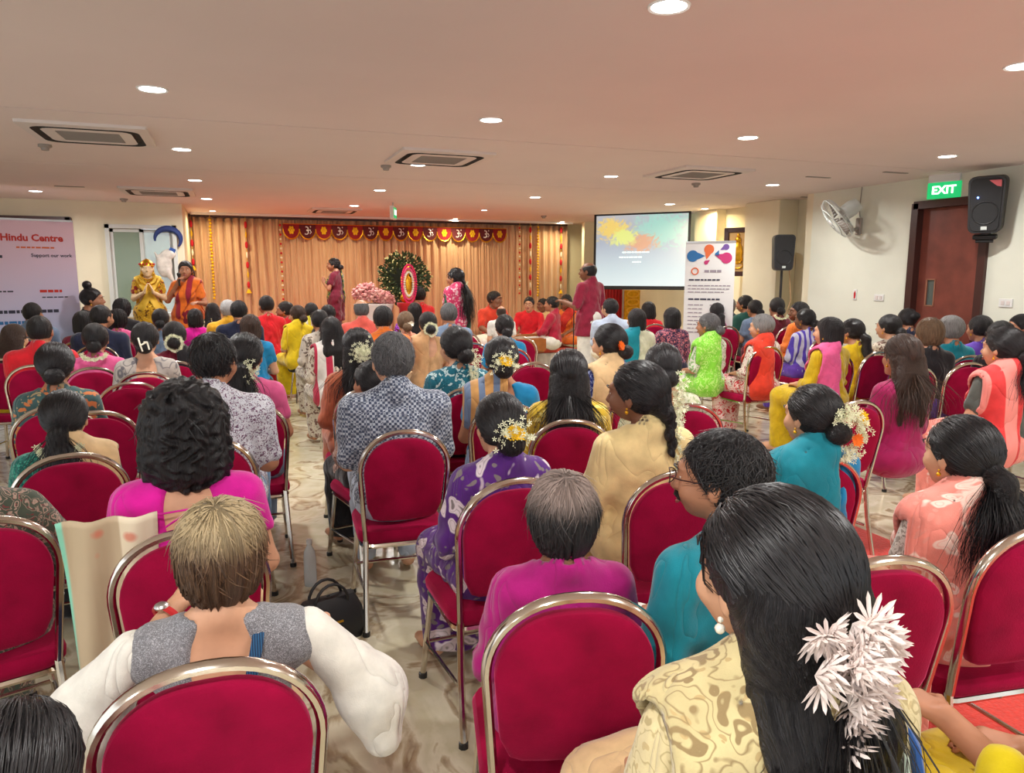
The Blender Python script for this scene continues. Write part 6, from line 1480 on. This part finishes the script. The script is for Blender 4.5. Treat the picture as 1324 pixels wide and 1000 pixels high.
q(295, 402, 0, -6, 'white haired person in yellow shirt', fem=False, top=F_('amber', s2l(230, 170, 40)), sleeve=.7, neck='collar', low=M_pal, hair=('short', 'w'), sk='m', z=7.0, seat='stool')
q(309, 404, 0, 6, 'person with dark hair beside the yellow shirt', fem=False, top=M_navy, low=M_blk, hair=('short', 'b'), sk='m', z=6.8, seat='stool')
q(344, 396, 10, 20, 'person in red shirt nearest the dotted garland', top=M_redc, sleeve=.8, low=M_redc, hair=('crop', 'b'), sk='m', z=8.2, seat='stool')
q(368, 402, 20, 80, 'person in red and gold leaning sideways below the dotted garland', top=M_redc, sleeve=.9, low=M_orange, hair=('bun', 'b'), sk='m', z=7.6, seat='stool')
q(384, 408, 20, 30, 'woman in yellow sari near the aisle with brown hair', top=M_yelc, sleeve=.8, low=M_yelc, hair=('bun', 'db'), sk='l', z=6.6, drape=('L', M_yelc), seat='stool')
q(402, 404, 16, 10, 'woman in yellow sari with pink flower in black bun', top=M_yelc, sleeve=.8, low=M_yelc, hair=('bun', 'b'), sk='m', z=7.2, drape=('L', F_('yel_wht', s2l(230, 220, 60), 'stripe', s2l(230, 230, 220), None, 5)), flower='one', flm=M_pink, seat='stool')
q(424, 408, 12, 8, 'woman with black bun beyond the white shawl', top=M_blk, low=M_blk, hair=('bun', 'b', 1), sk='m', z=6.5, seat='stool')
q(467, 402, 12, 16, 'balding man in coral shirt before the white pedestal', fem=False, top=F_('coral', s2l(222, 96, 84)), sleeve=.7, neck='collar', low=M_blk, hair=('fringe', 'sp'), sk='l', z=6.9, seat='stool')
q(495, 414, 10, 8, 'man with round black hair below the flower heap', fem=False, top=M_orange, sleeve=.7, neck='collar', low=M_blk, hair=('short', 'b'), sk='m', z=6.6, seat='stool')
q(524, 418, 10, 14, 'woman with light brown clipped hair in peach top', top=F_('peach', s2l(228, 150, 120)), low=M_beige, hair=('bun', 'br'), sk='l', z=6.0, flower='one', flm=M_wfl, seat='stool')
q(553, 420, 12, 16, 'woman with white flower garland on bun and tan sari', top=F_('tan', s2l(196, 156, 112)), sleeve=.6, neck='deep', low=M_beige, hair=('bun', 'b'), sk='l', z=5.6, flower='ring', drape=('L', F_('tan', s2l(196, 156, 112))), seat='stool')
q(580, 408, 12, 12, 'person with cropped grey hair below the braided woman on stage', fem=False, top=M_grey, low=M_blk, hair=('short', 'sp', 1), sk='m', z=7.0, seat='stool')
q(536, 404, 10, 4, 'person with black hair below the leaf halo', top=M_blk, low=M_blk, hair=('bob', 'b', 1), sk='m', z=7.4, seat='stool')
q(648, 405, 8, 6, 'bald child in white facing the stage', fem=False, top=M_whitec, low=M_whitec, hair=('fringe', 'db'), sk='l', z=9.8, pose='stand', seat=False)
q(652, 424, 12, 14, 'woman with black bun and blue top before the drum', top=M_blue, sleeve=.6, low=M_blue, hair=('bun', 'b', 1), sk='m', z=5.3)
q(608, 418, 10, 8, 'woman in red at the stage corner with tied black hair', top=M_mar3, low=M_mar3, hair=('ponytail', 'b'), sk='m', z=6.3) if False else None
q(788, 400, 10, 36, 'man in pale blue shirt beside the standing man', fem=False, top=M_lblue, sleeve=.9, neck='collar', low=M_whitec, lowk='trousers', hair=('short', 'b'), sk='l', z=7.6, seat=True)
q(740, 440, 10, 10, 'w') if False else None
# empty or hidden-occupant chairs seen in the photograph
def loose_chair(px_, py_, rel, lab):
    w_ = at_z(px_, py_, .97); ty = -math.atan2(w_[0], w_[1])+R_(rel); chair(float(w_[0])-math.sin(ty)*.28, float(w_[1])+math.cos(ty)*.28, ty, lab)
for a in ((1150, 724, 38, 'empty crimson banquet chair between the long-haired woman and the salmon sari'), (122, 534, -4, 'crimson banquet chair beside the block print kurta, its seat hidden'), (168, 496, -4, 'empty crimson banquet chair in front of the curly haired woman'),
          (610, 384+60, 8, 'crimson banquet chair just before the stage corner'), (672, 436, 10, 'crimson banquet chair below the harmonium'), (600, 430, 8, 'empty crimson banquet chair beside the teal floral kurta'), (905, 405, 20, 'crimson banquet chair at the foot of the white banner'), (690, 470, 12, 'empty crimson banquet chair between bright blue blouse and yellow kurta'),
          (1110, 700-180, 44, 'crimson banquet chair behind the mustard kurta row')): loose_chair(*a)
# ---------------------------------------------------------------- stage people
ST = dict(pose='stand', base=SZ, seat=False)
person(431, 343, 70, 82, 'standing woman in maroon sari with green gold shawl and folded hands', top=M_mar3, sleeve=.6, low=F_('maroon_sari', s2l(96, 20, 40), 'stripe', s2l(150, 120, 50), None, 1.5), hair=('bun', 'b'), sk='m', z=12.9, drape=('R', F_('green_gold', s2l(60, 90, 50), 'print', s2l(190, 160, 70), None, 20), .10), arms={'L': ((-.23, .05, .73), (-.04, .2, .82), dict(d=(.2, .4, .9), n=(1, 0, 0), curl=.2)), 'R': ((.23, .05, .73), (.04, .2, .82), dict(d=(-.2, .4, .9), n=(-1, 0, 0), curl=.2))}, **ST)
person(588, 360, 48, 62, 'standing woman in pink sari with very long black hair', top=F_('bottle_green', s2l(20, 84, 60)), sleeve=.6, low=M_pinkc, hair=('braid', 'b'), sk='m', z=10.5, flower='hang', drape=('L', F_('pink_white_dot', s2l(214, 60, 110), 'print', s2l(236, 190, 200), None, 16), .14), strand=dict(kind='pulled', n=500, tie=(0, -.12, -.04), rad=.004, tail=[(0, -.13, -.06), (.02, -.16, -.25), (.02, -.16, -.45), (.02, -.15, -.62)], spread=.12), pose='stand', base=0, seat=False)
person(760, 352, 52, 72, 'standing man in crimson kurta and white dhoti beside the screen', fem=False, top=F_('crimson_kurta', s2l(140, 28, 56)), sleeve=.9, neck='collar', low=M_whitec, hair=('fringe', 'b'), sk='d', z=10.5, pose='stand', seat=False, flare=1, bottom=.72, arms={'L': ((-.25, .02, .72), (-.20, .28, .78)), 'R': ((.23, -.02, .71), (.2, .12, .5))})
person(240, 350, 160, 172, 'hosting woman in orange and maroon sari speaking into a microphone', top=M_orange, sleeve=.6, low=F_('maroon_deep', s2l(130, 20, 44)), hair=('long', 'b'), sk='m', z=10.3, pose='stand', base=.12, seat=False, drape=('L', F_('orange_band', s2l(222, 110, 30), 'stripe', s2l(150, 30, 50), None, 2), .10), arms={'R': ((.25, .03, .76), (.05, .17, 1.0), dict(d=(-.4, .3, .8), n=(-.7, 0, -.5), curl=1.1)), 'L': ((-.24, .02, .72), (-.22, .26, .74))},
       extra=lambda t, h, J: obj('microphone', MB().lathe([(.012, -.09), (.015, .03), (.025, .05), (.026, .075), (1e-3, .09)], 10, (.015, .21, 1.06+.37)).mesh('m', True), M_black, t))
CRS = dict(pose='cross', base=SZ, seat=False)
person(640, 388, -150, -120, 'seated musician in orange red shirt playing the drum', fem=False, top=F_('orange_red', s2l(206, 60, 36)), sleeve=.8, neck='collar', low=M_whitec, lowk='trousers', hair=('short', 'b'), sk='d', z=13.2, **CRS)
person(684, 394, 170, 165, 'seated musician in bright red shirt and glasses', fem=False, top=M_redc, sleeve=1.3, neck='collar', low=M_whitec, lowk='trousers', hair=('short', 'b'), sk='l', z=13.4, extra=glasses, **CRS)
person(713, 394, 75, 80, 'musician in crimson shirt sitting sideways at the harmonium', fem=False, top=F_('crimson_shirt', s2l(170, 22, 56)), sleeve=1.4, neck='collar', low=M_whitec, lowk='trousers', hair=('short', 'b'), sk='m', z=12.9, **CRS)
person(701, 395, 150, 130, 'musician in cream behind the crimson shirted player', fem=False, top=M_cream, sleeve=1.2, neck='collar', low=M_whitec, lowk='trousers', hair=('short', 'b', 1), sk='d', z=14.1, **CRS)
person(732, 391, 150, 160, 'seated woman in orange sari smiling beside the musicians', top=M_orange, sleeve=.6, low=M_orange, hair=('long', 'b'), sk='d', z=13.6, drape=('L', F_('red_drape', s2l(190, 40, 30)), .10), **CRS)
person(541, 383, 40, 30, 'seated person in red worshipping at the foot of the shrine', fem=False, top=M_redc, sleeve=.7, low=M_orange, lowk='trousers', hair=('short', 'b'), sk='m', z=12.9, **CRS)
seat_everyone()
# ---------------------------------------------------------------- loose things on floor and laps
def handbag(px_, py_, z, col, lab, rz=0, s=1.0, base=0.0):
    p = at_depth(px_, py_, z); t = thing('handbag', lab, 'bag', (float(p[0]), float(p[1]), base), rz, scale=s)
    m = MB(); R2 = lambda hx, hy, z, r=.03: [(a, b, z) for a, b in rrect(hx, hy, r, 3)]
    obj('bag_body', loop_strip([R2(.01, .01, 0, .005), R2(.16, .07, 0), R2(.175, .085, .06), R2(.165, .07, .16), R2(.14, .03, .23), R2(.01, .005, .235, .004)]).mesh('b', True), col, t)
    for y in (-.04, .04): obj('handle', MB().tube([(.09*math.cos(a), y, .2+.11*math.sin(a)) for a in np.linspace(0, PI, 10)], .008, 6).mesh('h', True), col, t)
    obj('clasp', MB().tube([(-.04, -.082, .12), (.04, -.082, .12)], .006, 6).mesh('c', True), M_gold, t)
handbag(958, 548, 4.0, mat('maroon_leather', s2l(92, 54, 58), .5, noise=.2, nscale=9), 'dark maroon leather handbag on the floor behind the handsome red chair'.replace(' handsome', ''), -.4)
handbag(418, 610, 3.3, mat('black_leather', s2l(26, 26, 28), .5), 'black handbag on the aisle floor beside the checked shirt chair', .3, .9)
handbag(106, 760, 1.95, mat('navy_bag', s2l(28, 38, 84), .7, noise=.2, nscale=12), 'navy blue bag with white print on the floor beside green paisley kurta', .5, 1.1)
p = at_depth(394, 575, 3.9); t = thing('water_bottle', 'clear plastic water bottle standing on the aisle floor', 'bottle', (float(p[0]), float(p[1]), 0))
obj('bottle_body', MB().lathe([(1e-3, 0), (.032, 0), (.034, .02), (.033, .15), (.03, .19), (.013, .225), (.013, .24)], 16).mesh('b', True), mat('clear_plastic', s2l(215, 222, 224), .15, alpha=.6), t); obj('cap', MB().lathe([(.015, .235), (.015, .26), (1e-3, .26)], 12).mesh('c', True), M_white, t)
